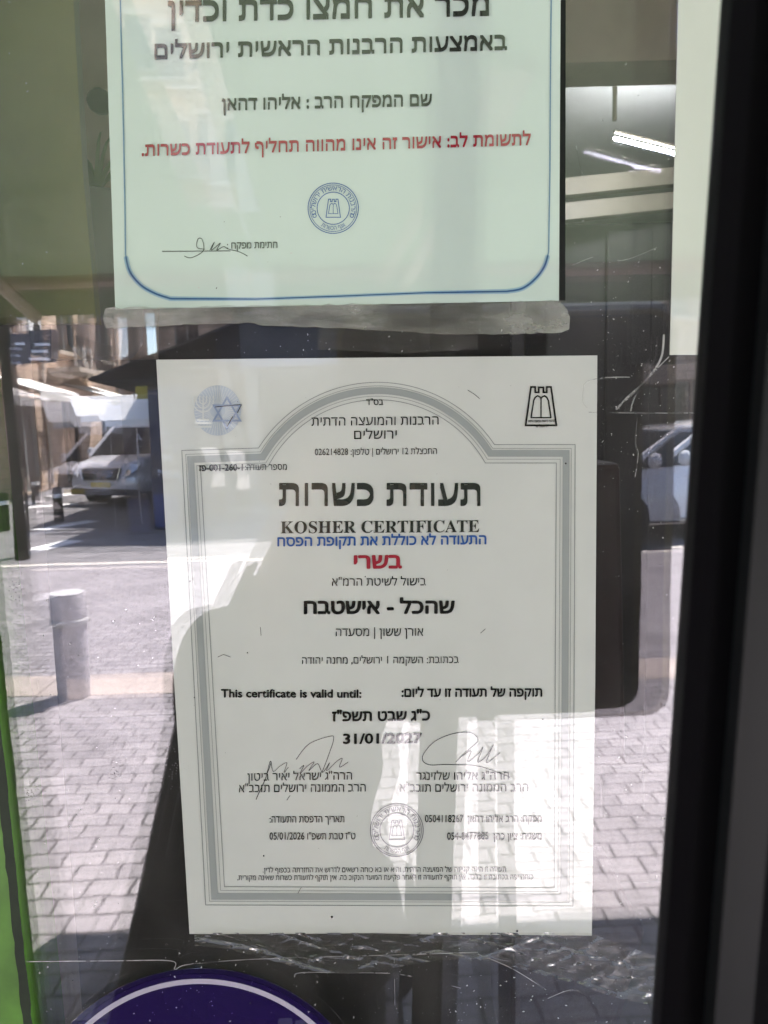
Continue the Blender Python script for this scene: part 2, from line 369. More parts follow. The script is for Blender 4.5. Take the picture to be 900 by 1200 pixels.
# ------------------------------------------------------------------ interior of the shop
def interior():
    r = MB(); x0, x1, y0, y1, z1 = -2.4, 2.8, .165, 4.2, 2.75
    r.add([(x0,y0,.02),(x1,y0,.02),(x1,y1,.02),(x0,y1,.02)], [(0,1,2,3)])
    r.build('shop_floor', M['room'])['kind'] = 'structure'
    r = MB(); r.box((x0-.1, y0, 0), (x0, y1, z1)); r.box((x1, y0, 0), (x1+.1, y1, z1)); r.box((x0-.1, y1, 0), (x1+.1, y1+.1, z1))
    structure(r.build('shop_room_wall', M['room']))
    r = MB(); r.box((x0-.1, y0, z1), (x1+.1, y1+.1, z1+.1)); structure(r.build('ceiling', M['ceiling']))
    # beam, lamp, shelf, cabinet
    a, b = on_glass(655, 52, 1.3), on_glass(655, 22, 1.3)
    t = MB(); t.box((x0, 1.3, b.z - .085), (x1, 1.42, z1 - .002)); tag(t.build('ceiling_beam', M['beige']), 'beige beam crossing the shop ceiling above the lamp', 'beam')
    la, lb = on_glass(720, 162, 1.82), on_glass(812, 185, 1.90)
    lamp = empty('tube_lamp', la, 'lit fluorescent tube lamp inside the shop, right of the upper notice', 'lamp')
    t = MB(); t.tube([la, lb], .004, 12); em = NT('lit_tube'); e = em.n('ShaderNodeEmission')
    e.inputs[0].default_value = (.86, .9, 1, 1); e.inputs[1].default_value = 42; t.build('tube', em.finish(e.outputs[0]), lamp)
    t = MB(); up = Vector((0, 0, .045)); t.tube([la + up * .4, lb + up * .4], .005, 6); t.tube([Vector((la.x, la.y, 2.75)), la + up], .006, 6); t.tube([Vector((lb.x, lb.y, 2.75)), lb + up], .006, 6)
    t.build('fitting', M['cream'], lamp)
    s = empty('shelf_rack', (0.9, 2.2, 0.02), 'cream metal rack with two rails behind the window at right', 'rack')
    for (l, rr) in (((600, 225), (860, 198)), ((600, 254), (860, 227))):
        a = on_glass(*l, 2.1); b = on_glass(*rr, 2.3); h = .026
        t = MB(); t.prism([a - Vector((0, 0, h)), b - Vector((0, 0, h)), b + Vector((0, 0, h)), a + Vector((0, 0, h))], (0, .05, 0)); t.build('rail', M['cream'], s)
    for px in (610, 850):
        a = on_glass(px, 230, 2.2); t = MB(); t.box((a.x - .02, a.y + .06, .02), (a.x + .02, a.y + .1, 2.75)); t.build('upright', M['panel_grey'], s)
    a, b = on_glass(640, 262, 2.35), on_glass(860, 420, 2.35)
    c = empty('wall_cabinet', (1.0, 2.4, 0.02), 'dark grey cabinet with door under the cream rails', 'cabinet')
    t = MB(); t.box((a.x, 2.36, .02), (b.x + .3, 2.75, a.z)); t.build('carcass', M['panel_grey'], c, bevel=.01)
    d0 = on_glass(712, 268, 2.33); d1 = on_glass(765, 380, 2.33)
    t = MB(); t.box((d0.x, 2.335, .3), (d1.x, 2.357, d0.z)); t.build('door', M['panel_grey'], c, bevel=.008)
    # leaf plant in pot, far left
    a = on_glass(113, 232, .20)
    pl = empty('spider_plant', a, 'leafy spider plant in a grey pot beside the olive board', 'plant')
    t = MB(); zb = on_glass(113, 420, .20).z
    t.lathe((a.x, a.y, zb), [(.018, 0), (.026, .01), (.032, (a.z - zb) * .98), (.029, (a.z - zb))], 20); t.build('pot', M['pot'], pl, smooth=True)
    t = MB()
    for i in range(34):
        az = random.uniform(0, 2 * math.pi); L = random.uniform(.03, .075); wd = .0022
        d = Vector((math.cos(az), math.sin(az) * .6, 0)); sd = Vector((-d.y, d.x, 0)).normalized()
        last = None
        for q in range(6):
            s_ = q / 5; c0 = a + d * L * s_ * .7 + Vector((0, 0, L * (1.25 * s_ - .75 * s_ * s_)))
            ww = wd * (1 - s_ * .9); cur = (c0 - sd * ww, c0 + sd * ww)
            if last: t.add([last[0], last[1], cur[1], cur[0]], [(0, 1, 2, 3)])
            last = cur
    t.build('leaf', M['leaf'], pl)['kind'] = 'stuff'
    # dark cap on hook above plant
    a = on_glass(117, 119, .4); t = MB(); t.lathe(a, [(.004, -.006), (.011, -.005), (.012, 0), (.010, .008), (.003, .010)], 14, axis='y')
    tag(t.build('hook_knob', M['black_plastic'], None, smooth=True), 'small dark knob on the wall above the plant', 'knob')
    q = [on_glass(60, -200, 1.0), on_glass(180, -200, 1.0), on_glass(180, 420, 1.0), on_glass(60, 420, 1.0)]
    t = MB(); t.prism(q, (0, .03, 0)); tag(t.build('beige_panel', mat('beige_panel_paint', (.62, .52, .36), .7)), 'beige panel inside the shop behind the spider plant', 'panel')
    # olive board behind the glass at the left
    q = [on_glass(-40, -300, .06), on_glass(80, -300, .06), on_glass(86, 0, .06), on_glass(97, 200, .06), on_glass(113, 379, .06), on_glass(-40, 379, .06)]
    t = MB(); t.prism(q, (0, .008, 0)); tag(t.build('olive_board', M['olive']), 'tall olive green board standing behind the glass at the left', 'board')
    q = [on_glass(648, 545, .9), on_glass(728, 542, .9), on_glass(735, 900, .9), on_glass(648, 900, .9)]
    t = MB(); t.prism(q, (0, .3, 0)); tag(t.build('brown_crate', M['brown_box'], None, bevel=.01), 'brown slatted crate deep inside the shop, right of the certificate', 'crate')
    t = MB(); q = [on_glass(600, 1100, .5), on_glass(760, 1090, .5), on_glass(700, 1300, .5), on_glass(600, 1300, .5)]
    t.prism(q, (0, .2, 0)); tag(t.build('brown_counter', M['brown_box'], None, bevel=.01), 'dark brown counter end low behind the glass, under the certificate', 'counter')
interior()

# ------------------------------------------------------------------ printed sheets on the glass
Y_SHEET, Y_INK0, Y_INK1, Y_INK2 = -.0016, -.0018, -.0020, -.0022
def PX(px, py, y=Y_INK1): return on_glass(px, py, y)
INK = {}
for k, c in dict(black=(38, 38, 36), dark=(58, 62, 57), red=(168, 52, 66), blue=(58, 98, 168), navy=(52, 92, 142), grey=(150, 154, 152), lightgrey=(168, 172, 171),
                 paleblue=(160, 192, 212), stampgrey=(120, 116, 126), white=(225, 228, 226), silverish=(150, 164, 192), holo=(194, 203, 215), pen=(62, 62, 66)).items():
    INK[k] = film_mat('ink_' + k, srgb(*c))
M['cert_paper'] = film_mat('certificate_paper', srgb(222, 223, 219), .025, 30)
M['mint_paper'] = film_mat('notice_paper', srgb(214, 229, 222), .02, 20)

HEB = lambda ch: '\u0590' <= ch <= '\u05ff'
def visual(s):
    """logical order -> left-to-right drawing order for right-to-left text; digits and Latin keep their order"""
    import re
    toks = re.findall(r'[0-9A-Za-z][0-9A-Za-z/\-\.]*[0-9A-Za-z]|[0-9A-Za-z]|.', s)
    return ''.join(toks[::-1])
_tc = {}; _gc = {}; _adv = {}
from mathutils.geometry import delaunay_2d_cdt
def outline(body):
    c = bpy.data.curves.new('t', 'FONT'); c.body = body; c.resolution_u = 3; c.fill_mode = 'NONE'
    o = bpy.data.objects.new('t', c); COL.objects.link(o)
    dg = bpy.context.evaluated_depsgraph_get(); me = bpy.data.meshes.new_from_object(o.evaluated_get(dg))
    v = [(p.co.x, p.co.y) for p in me.vertices]; e = [tuple(q.vertices) for q in me.edges]
    bpy.data.objects.remove(o); bpy.data.curves.remove(c); bpy.data.meshes.remove(me)
    return v, e
def one_glyph(ch, offset):
    """filled outline of one character, even-odd rule"""
    if (ch, offset) in _gc: return _gc[ch, offset]
    v, e = outline(ch)
    if not v: r = ([], [])
    else:
        vs, es, fs, *_ = delaunay_2d_cdt([Vector(p) for p in v], e, [], 0, 1e-5)
        keep = []
        for f in fs:
            cx = sum(vs[i].x for i in f) / 3; cy = sum(vs[i].y for i in f) / 3; n = 0
            for i, j in e:
                (xa, ya), (xb, yb) = v[i], v[j]
                if (ya > cy) != (yb > cy) and cx < xa + (cy - ya) / (yb - ya) * (xb - xa): n += 1
            if n % 2: keep.append(list(f))
        r = ([Vector((p.x, p.y, 0)) for p in vs], keep)
    _gc[ch, offset] = r; return r
def advance(ch):
    if ch not in _adv:
        m0 = min(p[0] for p in outline('|')[0]); _adv[ch] = min((p[0] for p in outline(ch + '|')[0] if True), default=0) if ch == ' ' else sorted(p[0] for p in outline(ch + '|')[0])[-4:][0]
        if ch == ' ': _adv[ch] -= m0
        else: _adv[ch] = max(p[0] for p in outline(ch + '|')[0]) - max(p[0] for p in outline('|')[0])
    return _adv[ch]
def glyphs(s, offset):
    k = (s, offset)
    if k not in _tc:
        x = 0; V = []; Fc = []
        for ch in s:
            vs, fs = one_glyph(ch, offset); o = len(V)
            V += [Vector((p.x + x, p.y, 0)) for p in vs]; Fc += [[o + i for i in f] for f in fs]; x += advance(ch)
        _tc[k] = (V, Fc)
    return _tc[k]
def text(mb, s, x0, x1, yb0, yb1, h, k=0, bold=0, serif=0, y=Y_INK1, rtl=True, cap=.592):
    """line of print whose ink spans photo columns x0..x1 with baseline from yb0 (left) to yb1 (right), letter height h"""
    part = None
    if isinstance(mb, tuple): part, mb = mb, MB()
    vs, fs = glyphs(visual(s) if rtl else s, 0)
    a = min(v.x for v in vs) - bold; b = max(v.x for v in vs) + bold
    around = [(0, 0)] + ([(bold * math.cos(R(q)), bold * math.sin(R(q))) for q in range(0, 360, 45)] if bold > 0 else [])
    shifts = [0] if not serif else [0, -serif, -serif * 2]
    step = 0
    for dv in shifts:
        for bx_, by_ in around:
            out = []
            for v in vs:
                t = (v.x + bx_ - a) / (b - a); vy = v.y
                if serif:
                    vy = v.y * (1 - 2 * serif / cap) + 2 * serif + dv if 0 <= v.y <= cap else (v.y + (2 * serif + dv if v.y < 0 else dv))
                px = x0 + t * (x1 - x0); py = yb0 + t * (yb1 - yb0) - (vy + by_) / cap * h
                out.append(on_glass(px, py, y - step * 6e-6))
            mb.add(out, fs, k); step += 1
    if part: mb.build(*part)
def stroke(mb, pts, w, k=0, y=Y_INK1, closed=False):
    P = [Vector((p[0], p[1])) for p in pts]; n = len(P); L = []; Rr = []
    ws = w if isinstance(w, (list, tuple)) else [w] * n
    for i in range(n):
        a = P[(i - 1) % n] if (closed or i > 0) else P[i]; b = P[(i + 1) % n] if (closed or i < n - 1) else P[i]
        d1 = (P[i] - a).normalized() if (P[i] - a).length > 1e-6 else (b - P[i]).normalized()
        d2 = (b - P[i]).normalized() if (b - P[i]).length > 1e-6 else d1
        t = d1 + d2
        if t.length < 1e-6: t = d1
        t.normalize(); nn = Vector((-t.y, t.x)); c = max(.4, nn.dot(Vector((-d1.y, d1.x))))
        L.append(P[i] + nn * ws[i] / 2 / c); Rr.append(P[i] - nn * ws[i] / 2 / c)
    vs = [on_glass(q.x, q.y, y) for q in L + Rr]
    m = n if closed else n - 1
    mb.add(vs, [(i, (i + 1) % n, n + (i + 1) % n, n + i) for i in range(m)], k)
def fill(mb, pts, k=0, y=Y_INK1): mb.add([on_glass(p[0], p[1], y) for p in pts], [list(range(len(pts)))], k)
def arc(cx, cy, r, a0, a1, n=40, ry=None):
    ry = ry or r
    return [(cx + r * math.cos(R(a0 + (a1 - a0) * i / n)), cy + ry * math.sin(R(a0 + (a1 - a0) * i / n))) for i in range(n + 1)]
def bez(p, n=14):                           # smooth line through points
    out = []
    for i in range(len(p) - 1):
        a = Vector(p[max(i - 1, 0)]); b = Vector(p[i]); c = Vector(p[i + 1]); d = Vector(p[min(i + 2, len(p) - 1)])
        for j in range(n):
            t = j / n; out.append(tuple(.5 * ((2*b) + (c - a)*t + (2*a - 5*b + 4*c - d)*t*t + (3*b - a - 3*c + d)*t**3)))
    out.append(tuple(p[-1])); return out
def arc_text(mb, s, cx, cy, r, a_mid, span, h, k=0, inside=False, bold=.01, y=Y_INK1, cap=.592):
    vs, fs = glyphs(visual(s), 0); a = min(v.x for v in vs); b = max(v.x for v in vs); out = []
    for v in vs:
        t = (v.x - a) / (b - a) - .5; vy = v.y / cap * h
        if not inside: th = R(a_mid + t * span); rad = r + vy
        else: th = R(a_mid - t * span); rad = r + h - vy
        out.append(on_glass(cx + rad * math.cos(th), cy + rad * math.sin(th), y))
    mb.add(out, fs, k)
def sheet(corners, thick=.0006, y=Y_SHEET):
    m = MB(); m.prism([on_glass(px, py, y) for px, py in corners], (0, thick, 0)); return m
def castle(mb, cx, cy, s, w, k=0, y=Y_INK1, book=True):
    """tower with three merlons and a double tablet"""
    o = [(-.80, 1.0), (-.52, -1.0), (-.30, -1.0), (-.30, -.72), (-.12, -.72), (-.12, -.98), (.12, -.98), (.12, -.72), (.30, -.72), (.30, -1.0), (.52, -1.0), (.80, 1.0)]
    stroke(mb, [(cx + a * s, cy + b * s) for a, b in o], w, k, y, closed=True)
    if book:
        stroke(mb, [(cx + a * s, cy + b * s) for a, b in [(-.52, .60), (-.38, -.30), (-.30, -.46), (-.18, -.54), (-.06, -.48), (0, -.40)]], w * .8, k, y)
        stroke(mb, [(cx + a * s, cy + b * s) for a, b in [(.52, .60), (.38, -.30), (.30, -.46), (.18, -.54), (.06, -.48), (0, -.40)]], w * .8, k, y)
        stroke(mb, [(cx, cy - .42 * s), (cx, cy + .60 * s)], w * .7, k, y)
        stroke(mb, [(cx - .54 * s, cy + .60 * s), (cx + .54 * s, cy + .60 * s)], w * .7, k, y)
def stamp(parent, cx, cy, r, ink, top, bottom):
    m = MB()
    for q, w in ((r, .9), (r - 2.2, .6), (r * .64, .9)): stroke(m, arc(cx, cy, q, 0, 360, 64)[:-1], w, 0, closed=True)
    arc_text(m, top, cx, cy, r * .71, -90, 215, r * .17, bold=.012)
    arc_text(m, bottom, cx, cy, r * .71, 90, 70, r * .15, inside=True, bold=.012)
    for a in (158, 22):
        q = arc(cx + r * .80 * math.cos(R(a)), cy + r * .80 * math.sin(R(a)), r * .07, 0, 360, 10)[:-1]; stroke(m, q, .8, 0, closed=True)
    castle(m, cx, cy, r * .36, .9)
    return m.build('stamp', ink, parent)

# --- upper notice
def notice():
    c = on_glass(395, 355, Y_SHEET)
    n = empty('notice_poster', (c.x, 0, c.z), 'pale mint Hebrew notice with blue rounded border, cut off by the top of the photo', 'notice')
    sheet([(112, -420), (664, -420), (657, 0), (655, 352.5), (135, 362.5), (123, 0)]).build('paper', M['mint_paper'], n)
    b = MB(); fill(b, [(655.5, -420), (672, -420), (663, 0), (662.5, 352), (655, 352)], 0, Y_SHEET + .0007); b.build('backing_strip', M['black_plastic'], n)
    # border: thin line, darker in the lower corners, with a pale edge
    path = bez([(133, -400), (141, 0), (144, 120), (146.5, 250)], 10) + bez([(147, 298), (152, 318), (165, 334), (182, 344), (200, 350)], 8) + \
        [(300, 350.5), (400, 347), (500, 343)] + bez([(594, 341.5), (612, 338), (627, 327), (638, 312), (643, 295)], 8) + bez([(644.5, 200), (646, 0), (652, -400)], 10)
    wd = []
    for p in path:
        corner = (p[1] > 300 and (p[0] < 205 or p[0] > 590)); wd.append(2.2 if corner else (1.3 if p[1] > 330 else .5))
    m = MB(); stroke(m, path, [w * 2.2 + .9 for w in wd], 1, Y_INK0); stroke(m, path, wd, 0, Y_INK1)
    m.build('border', [INK['navy'], INK['paleblue']], n)
    m = ('printed_line', INK['dark'], n)
    text(m, 'מכר את חמצו כדת וכדין', 197, 573, 26, 18.5, 25, bold=.006, serif=.035)
    text(m, 'באמצעות הרבנות הראשית ירושלים', 181, 594, 69.5, 58.5, 18, bold=.006, serif=.035)
    text(m, 'שם המפקח הרב : אליהו דהאן', 260, 506, 129.5, 124, 14, bold=.008, serif=.03)
    text(m, 'חתימת מפקח :', 266, 325, 291.5, 290.5, 7.2, bold=.008)
    text(('red_line', INK['red'], n), 'לתשומת לב: אישור זה אינו מהווה תחליף לתעודת כשרות.', 166, 622, 183, 170, 13.5, bold=.006, serif=.03)
    m = MB(); stroke(m, [(190, 294.5), (270, 294)], .9)
    stroke(m, bez([(216, 300), (224, 302), (238, 294), (237, 281), (232, 280), (231, 290), (240, 292)]), .8)
    stroke(m, bez([(246, 293), (251, 284), (248, 293), (258, 285), (254, 293), (262, 289), (268, 292), (280, 295), (290, 300)]), .8)
    m.build('signature', INK['pen'], n)
    stamp(n, 390.5, 244, 29.5, INK['blue'], 'הרבנות הראשית ירושלים', 'אגף הכשרות')
notice()

# --- lower certificate
def certificate():
    c = on_glass(456, 1096, Y_SHEET)
    n = empty('certificate', (c.x, 0, c.z), 'pale grey Hebrew and English certificate with an arched grey frame on the glass', 'certificate')
    bottom = [(693.5, 1096.5), (600, 1095.5), (520, 1095.5), (440, 1093.5), (330, 1094.5), (222, 1094.5)]
    sheet([(183, 421.5), (440, 419), (700, 416.5), (697.5, 800)] + bottom + [(203, 780)]).build('paper', M['cert_paper'], n)
    # frame
    def lineat(d):
        lx0, lx1 = 213 + d, 241 + d          # left at y 530 and y 1060
        rx0, rx1 = 674 - d, 671.5 - d
        r = 165 - d * .93; cx, cy = 442.5, 613
        yl, yr = 526.5 + d, 521 + d * .98
        a0 = math.degrees(math.atan2(yl - 1.5 - cy, -math.sqrt(max(1, r * r - (yl - 1.5 - cy) ** 2)))); a1 = math.degrees(math.atan2(yr - cy, math.sqrt(max(1, r * r - (yr - cy) ** 2))))
        a0 = a0 if a0 > 0 else a0 + 360; a1 = a1 + 360
        top = arc(cx, cy, r, a0, a1, 44)
        return [(lx1, 1060.5 - d * .97), (lx0, yl + 1.5)] + top + [(rx0, yr), (rx1, 1062 - d * .97)]
    m = MB()
    for d, w, k in ((0, .9, 0), (4.5, .6, 0), (10.5, 8.0, 1), (17.5, .6, 0), (22, .9, 0)): stroke(m, lineat(d), w, k, Y_INK0, closed=True)
    m.build('printed_frame', [INK['grey'], INK['lightgrey']], n)
    m = ('printed_line', INK['black'], n)
    text(m, 'בס"ד', 429, 449, 474.5, 474.5, 6.3, bold=.01)
    text(m, 'הרבנות והמועצה הדתית', 365, 514, 499, 497.5, 9.6)
    text(m, 'ירושלים', 415, 465, 514.5, 514, 9.6)
    text(m, 'החבצלת 12 ירושלים | טלפון: 026214828', 369, 512, 533.5, 532, 6.6)
    text(m, 'מספר תעודה:', 287, 336, 551, 550.5, 6.6); text(m, 'זפ-001-260-1', 233, 284.5, 552, 551.2, 6.9, bold=.022, rtl=False, cap=.65)
    text(m, 'בישול לשיטת הרמ"א', 389, 499, 686.5, 686, 8.6)
    text(m, 'אורן ששון | מסעדה', 393.5, 496, 745.5, 745, 8.8)
    text(m, 'בכתובת: השקמה 1 ירושלים, מחנה יהודה', 354, 537.5, 778, 777, 7.6)
    text(m, 'הרה"ג אליהו שלזינגר', 488, 596.5, 914, 913.5, 8.6); text(m, 'הרב הממונה ירושלים תובב"א', 468.5, 619, 928, 927.5, 8.6)
    text(m, 'הרה"ג ישראל יאיר ביטון', 290, 412.5, 915, 913.5, 8.6); text(m, 'הרב הממונה ירושלים תובב"א', 280, 428.5, 928.5, 927.5, 8.6)
    text(m, 'תאריך הדפסת התעודה:', 316, 403.5, 964, 963.5, 7.2, bold=.006); text(m, 'ט"ז טבת תשפ"ו 05/01/2026', 316, 416.5, 984, 983.5, 7.2, bold=.006)
    text(m, 'מפקח: הרב אליהו דהאן  0504118267', 498, 635, 963.5, 963.5, 7.2, bold=.006); text(m, 'משגיח: ציון כהן  054-8477885', 524, 635, 984, 984, 7.2, bold=.006)
    text(m, 'תעודה זו הינה קניינה של המועצה הדתית, והיא או בא כוחה רשאים לדרוש את החזרתה בכפוף לדין.', 308, 593, 1022.5, 1021.5, 5.4)
    text(m, 'כוחה יפה בכתובת זו בלבד. אין תוקף לתעודה זו לאחר פקיעת המועד הנקוב בה. אין תוקף לתעודת כשרות שאינה מקורית.', 278, 625, 1031.5, 1030.5, 5.4)
    m = ('bold_line', INK['black'], n)
    text(m, 'שהכל - אישטבח', 356, 533, 719, 718.5, 14, bold=.034)
    text(m, 'This certificate is valid until:', 259, 423.5, 817, 817.5, 9.2, bold=.028, rtl=False, cap=.69)
    text(m, 'תוקפה של תעודה זו עד ליום:', 470.5, 635.5, 816.5, 816, 9, bold=.030)
    text(m, 'כ"ג שבט תשפ"ז', 389, 504, 845, 844, 10.5, bold=.030)
    text(m, '31/01/2027', 402, 494.5, 871.5, 870.5, 11.3, bold=.030, rtl=False, cap=.69)
    m = ('title_line', INK['dark'], n)
    text(m, 'תעודת כשרות', 327, 563, 593, 593, 27, bold=.0, serif=.05)
    kc = ''.join(chr(0x1D400 + ord(ch) - 65) if ch != ' ' else ' ' for ch in 'KOSHER CERTIFICATE')
    text(m, kc, 329, 561.5, 625, 623.5, 13.8, bold=-.004, rtl=False, cap=.68)
    text(('blue_line', INK['blue'], n), 'התעודה לא כוללת את תקופת הפסח', 325, 570, 640, 637.5, 10, bold=.024)
    text(('red_line', INK['red'], n), 'בשרי', 414.5, 471, 666, 665.5, 14.5, bold=.034)
    # round silvery seal with menorah and star
    m = MB(); cx, cy = 255, 481
    fill(m, arc(cx, cy, 27.5, 0, 360, 48, 29.5)[:-1], 0, Y_INK0)
    for i in range(48):
        a = i * 7.5; stroke(m, [(cx + 9 * math.cos(R(a)), cy + 9 * math.sin(R(a))), (cx + 27 * math.cos(R(a)), cy + 29 * math.sin(R(a)))], .5, 1 if i % 2 else 2, Y_INK1)
    mx, my = 238, 478
    for q in (4, 8, 12): stroke(m, arc(mx, my - 9, q, 0, 180, 20, q * 1.15), 1.3, 2, Y_INK2)
    stroke(m, [(mx, my - 12), (mx, my + 14)], 1.6, 2, Y_INK2)
    for q in (-12, -8, -4, 0, 4, 8, 12): stroke(m, [(mx + q, my - 14), (mx + q, my - 9)], 1.2, 2, Y_INK2)
    for q, ww in ((14, 7), (18, 10), (22, 10)): stroke(m, [(mx - ww, my + q), (mx + ww, my + q)], 2.4, 2, Y_INK2)
    sx, sy, sr = 266, 484, 18
    for ph in (-90, 90): stroke(m, [(sx + sr * math.cos(R(ph + 120 * i)), sy + sr * math.sin(R(ph + 120 * i))) for i in range(3)], 2.2, 3, Y_INK2 - (1e-5 if ph > 0 else 0), closed=True)
    stroke(m, [(252, 477), (282, 474)], 1.1, 4, Y_INK2 - 3e-5); stroke(m, [(266, 500), (273, 488)], 1.2, 4, Y_INK2 - 3e-5); stroke(m, [(278, 484), (283, 474)], 1.2, 4, Y_INK2 - 3e-5)
    m.build('seal', [INK['holo'], INK['white'], INK['white'], INK['silverish'], INK['pen']], n)
    m = MB(); castle(m, 634, 476, 22.5, 2.0)
    text(m, 'הרבנות הראשית והמועצה הדתית', 619, 650, 495, 494.5, 2.6, bold=.03); text(m, 'ירושלים', 628, 642, 500.5, 500.5, 2.6, bold=.03)
    m.build('emblem', INK['black'], n)
    stamp(n, 465, 973, 31, INK['stampgrey'], 'הרבנות הראשית ירושלים', 'אגף הכשרות')
    m = MB()
    stroke(m, bez([(347, 890), (362, 872), (386, 863), (391, 866), (384, 888), (377, 906)]), .6)
    stroke(m, bez([(318, 893), (310, 915), (303, 930), (300, 937)]), .7); stroke(m, bez([(313, 906), (317, 892), (320, 904), (328, 898), (336, 894), (333, 905), (338, 899)]), .6)
    stroke(m, bez([(351, 901), (356, 897), (352, 906), (360, 898), (368, 893), (362, 903), (372, 895), (378, 905), (386, 894), (383, 903), (395, 892), (401, 889), (398, 899), (408, 893)]), .6)
    m.build('signature', INK['pen'], n); m = MB()
    stroke(m, bez([(534, 893), (548, 880), (560, 868), (552, 859), (530, 860), (508, 870), (495, 887), (502, 896), (525, 896), (560, 898), (585, 906), (598, 911)]), .7)
    stroke(m, bez([(542, 886), (552, 880), (548, 893), (560, 884), (566, 876), (560, 893), (570, 886), (578, 873), (570, 893), (578, 889), (586, 882)]), .7)
    m.build('signature', INK['pen'], n)
    m = MB()
    for (px, py, r) in ((389, 1074.5, 1.4), (606, 1091, 1.4), (309, 1003, .9), (290, 765, .7), (636, 843, .8), (500, 905, .6), (663, 543, 1.0)):
        m = MB(); fill(m, arc(px, py, r, 0, 360, 8)[:-1]); m.build('ink_mark', INK['pen'], n)
    for p in ([(340, 932), (336, 938)], [(255, 770), (262, 767), (270, 770)], [(563, 742), (569, 737)], [(548, 457), (556, 462), (562, 467)], [(353, 1040), (349, 1047)], [(305, 735), (306, 745)]):
        m = MB(); stroke(m, p, .5); m.build('ink_mark', INK['pen'], n)
certificate()

# --- other things on the glass
def glued():
    cx, cy, r = 235, 1347, 197
    c = on_glass(cx, cy, -.001)
    s = empty('round_sticker', (c.x, 0, c.z), 'round deep purple sticker with a pale ring at the bottom of the window', 'sticker')
    M['purple'] = film_mat('purple_vinyl', (.022, .011, .085)); M['lilac'] = film_mat('lilac_vinyl', (.62, .56, .70)); M['purple_dark'] = film_mat('dark_purple_vinyl', (.017, .010, .058))
    m = MB(); m.prism([on_glass(*q, -.0012) for q in arc(cx, cy, r + 15, 0, 360, 96)[:-1]], (0, .0006, 0)); m.build('disc', M['purple_dark'], s)
    m = MB(); fill(m, arc(cx, cy, r + 9, 0, 360, 96)[:-1], 0, -.0014); m.build('face', M['purple'], s)
    m = MB(); stroke(m, arc(cx, cy, r, 0, 360, 128)[:-1], 6, 0, -.0016, closed=True); m.build('ring', M['lilac'], s)
    m = MB(); m.prism([on_glass(*q, -.0012) for q in ((796, -300), (910, -300), (905, 416), (785, 416), (795, 0))], (0, .0006, 0))
    tag(m.build('blank_card', film_mat('white_card', srgb(226, 229, 221), .03, 25)), 'blank white card on the glass, half hidden by the black post', 'card')
    # adhesive tape under the notice: dirty, translucent
    t = NT('dirty_tape'); d = t.n('ShaderNodeBsdfDiffuse'); g = t.n('ShaderNodeBsdfGlossy'); tr = t.n('ShaderNodeBsdfTransparent')
    co = t.objco(); mp = t.n('ShaderNodeMapping'); mp.inputs['Scale'].default_value = (1, 1, 2.2); t.l(co, mp.inputs[0])
    t.l(t.ramp(t.noise(30, 8, .7, mp.outputs[0]), [(.32, (.12, .115, .10)), (.46, (.34, .33, .29)), (.7, (.56, .55, .50))]), d.inputs[0])
    g.inputs['Roughness'].default_value = .18
    bp = t.bump(t.noise(110, 7, .65, mp.outputs[0]), .7, .0012); t.l(bp, g.inputs['Normal']); t.l(bp, d.inputs['Normal'])
    m1 = t.n('ShaderNodeMixShader'); m1.inputs[0].default_value = .28; t.l(d.outputs[0], m1.inputs[1]); t.l(g.outputs[0], m1.inputs[2])
    m2 = t.n('ShaderNodeMixShader'); rr = t.ramp(t.noise(18, 5, .6, mp.outputs[0]), [(.35, (.22, .22, .22)), (.65, (.72, .72, .72))])
    t.l(rr, m2.inputs[0]); t.l(tr.outputs[0], m2.inputs[1]); t.l(m1.outputs[0], m2.inputs[2]); M['tape'] = t.finish(m2.outputs[0])
    top = [(x, 361 - (x - 125) * .016 + random.uniform(-1.2, 1.2)) for x in range(124, 664, 9)] + [(664, 362), (668, 372)]
    bot = [(667, 386)] + [(x, 387 + 5 * math.sin(x * .012 + 1) - (3 if x < 300 else 0) + random.uniform(-.9, .9) - max(0, (330 - x)) * .01) for x in range(658, 128, -9)] + [(124, 384), (120, 372)]
    m = MB(); n = min(len(top), len(bot)); bot = bot[::-1]
    tt = [top[int(i * (len(top) - 1) / 79)] for i in range(80)]; bb = [bot[int(i * (len(bot) - 1) / 79)] for i in range(80)]
    rows = 6; vs = []
    for j in range(rows + 1):
        for i in range(80):
            q = (tt[i][0] + (bb[i][0] - tt[i][0]) * j / rows, tt[i][1] + (bb[i][1] - tt[i][1]) * j / rows)
            vs.append(on_glass(*q, -.0026 - random.uniform(0, .00025)))
    m.add(vs, [(j*80+i, j*80+i+1, (j+1)*80+i+1, (j+1)*80+i) for j in range(rows) for i in range(79)])
    tag(m.build('tape_strip', M['tape'], None, smooth=True), 'long dirty grey tape strip along the bottom edge of the upper notice', 'tape')
    # clear film, crumpled, under the certificate and along its right
    t = NT('clear_film'); tr = t.n('ShaderNodeBsdfTransparent'); g = t.n('ShaderNodeBsdfGlossy'); g.inputs['Roughness'].default_value = .16
    tr.inputs[0].default_value = (.93, .92, .9, 1); d = t.n('ShaderNodeBsdfDiffuse'); d.inputs[0].default_value = (.6, .57, .55, 1)
    lw = t.n('ShaderNodeLayerWeight'); lw.inputs[0].default_value = .24
    m1 = t.n('ShaderNodeMixShader'); t.l(lw.outputs['Fresnel'], m1.inputs[0]); t.l(tr.outputs[0], m1.inputs[1]); t.l(g.outputs[0], m1.inputs[2])
    m2 = t.n('ShaderNodeMixShader'); cc = t.ramp(t.noise(90, 7, .65), [(.55, (.05, .05, .05)), (.8, (.16, .16, .16))]); t.l(cc, m2.inputs[0]); t.l(m1.outputs[0], m2.inputs[1]); t.l(d.outputs[0], m2.inputs[2])
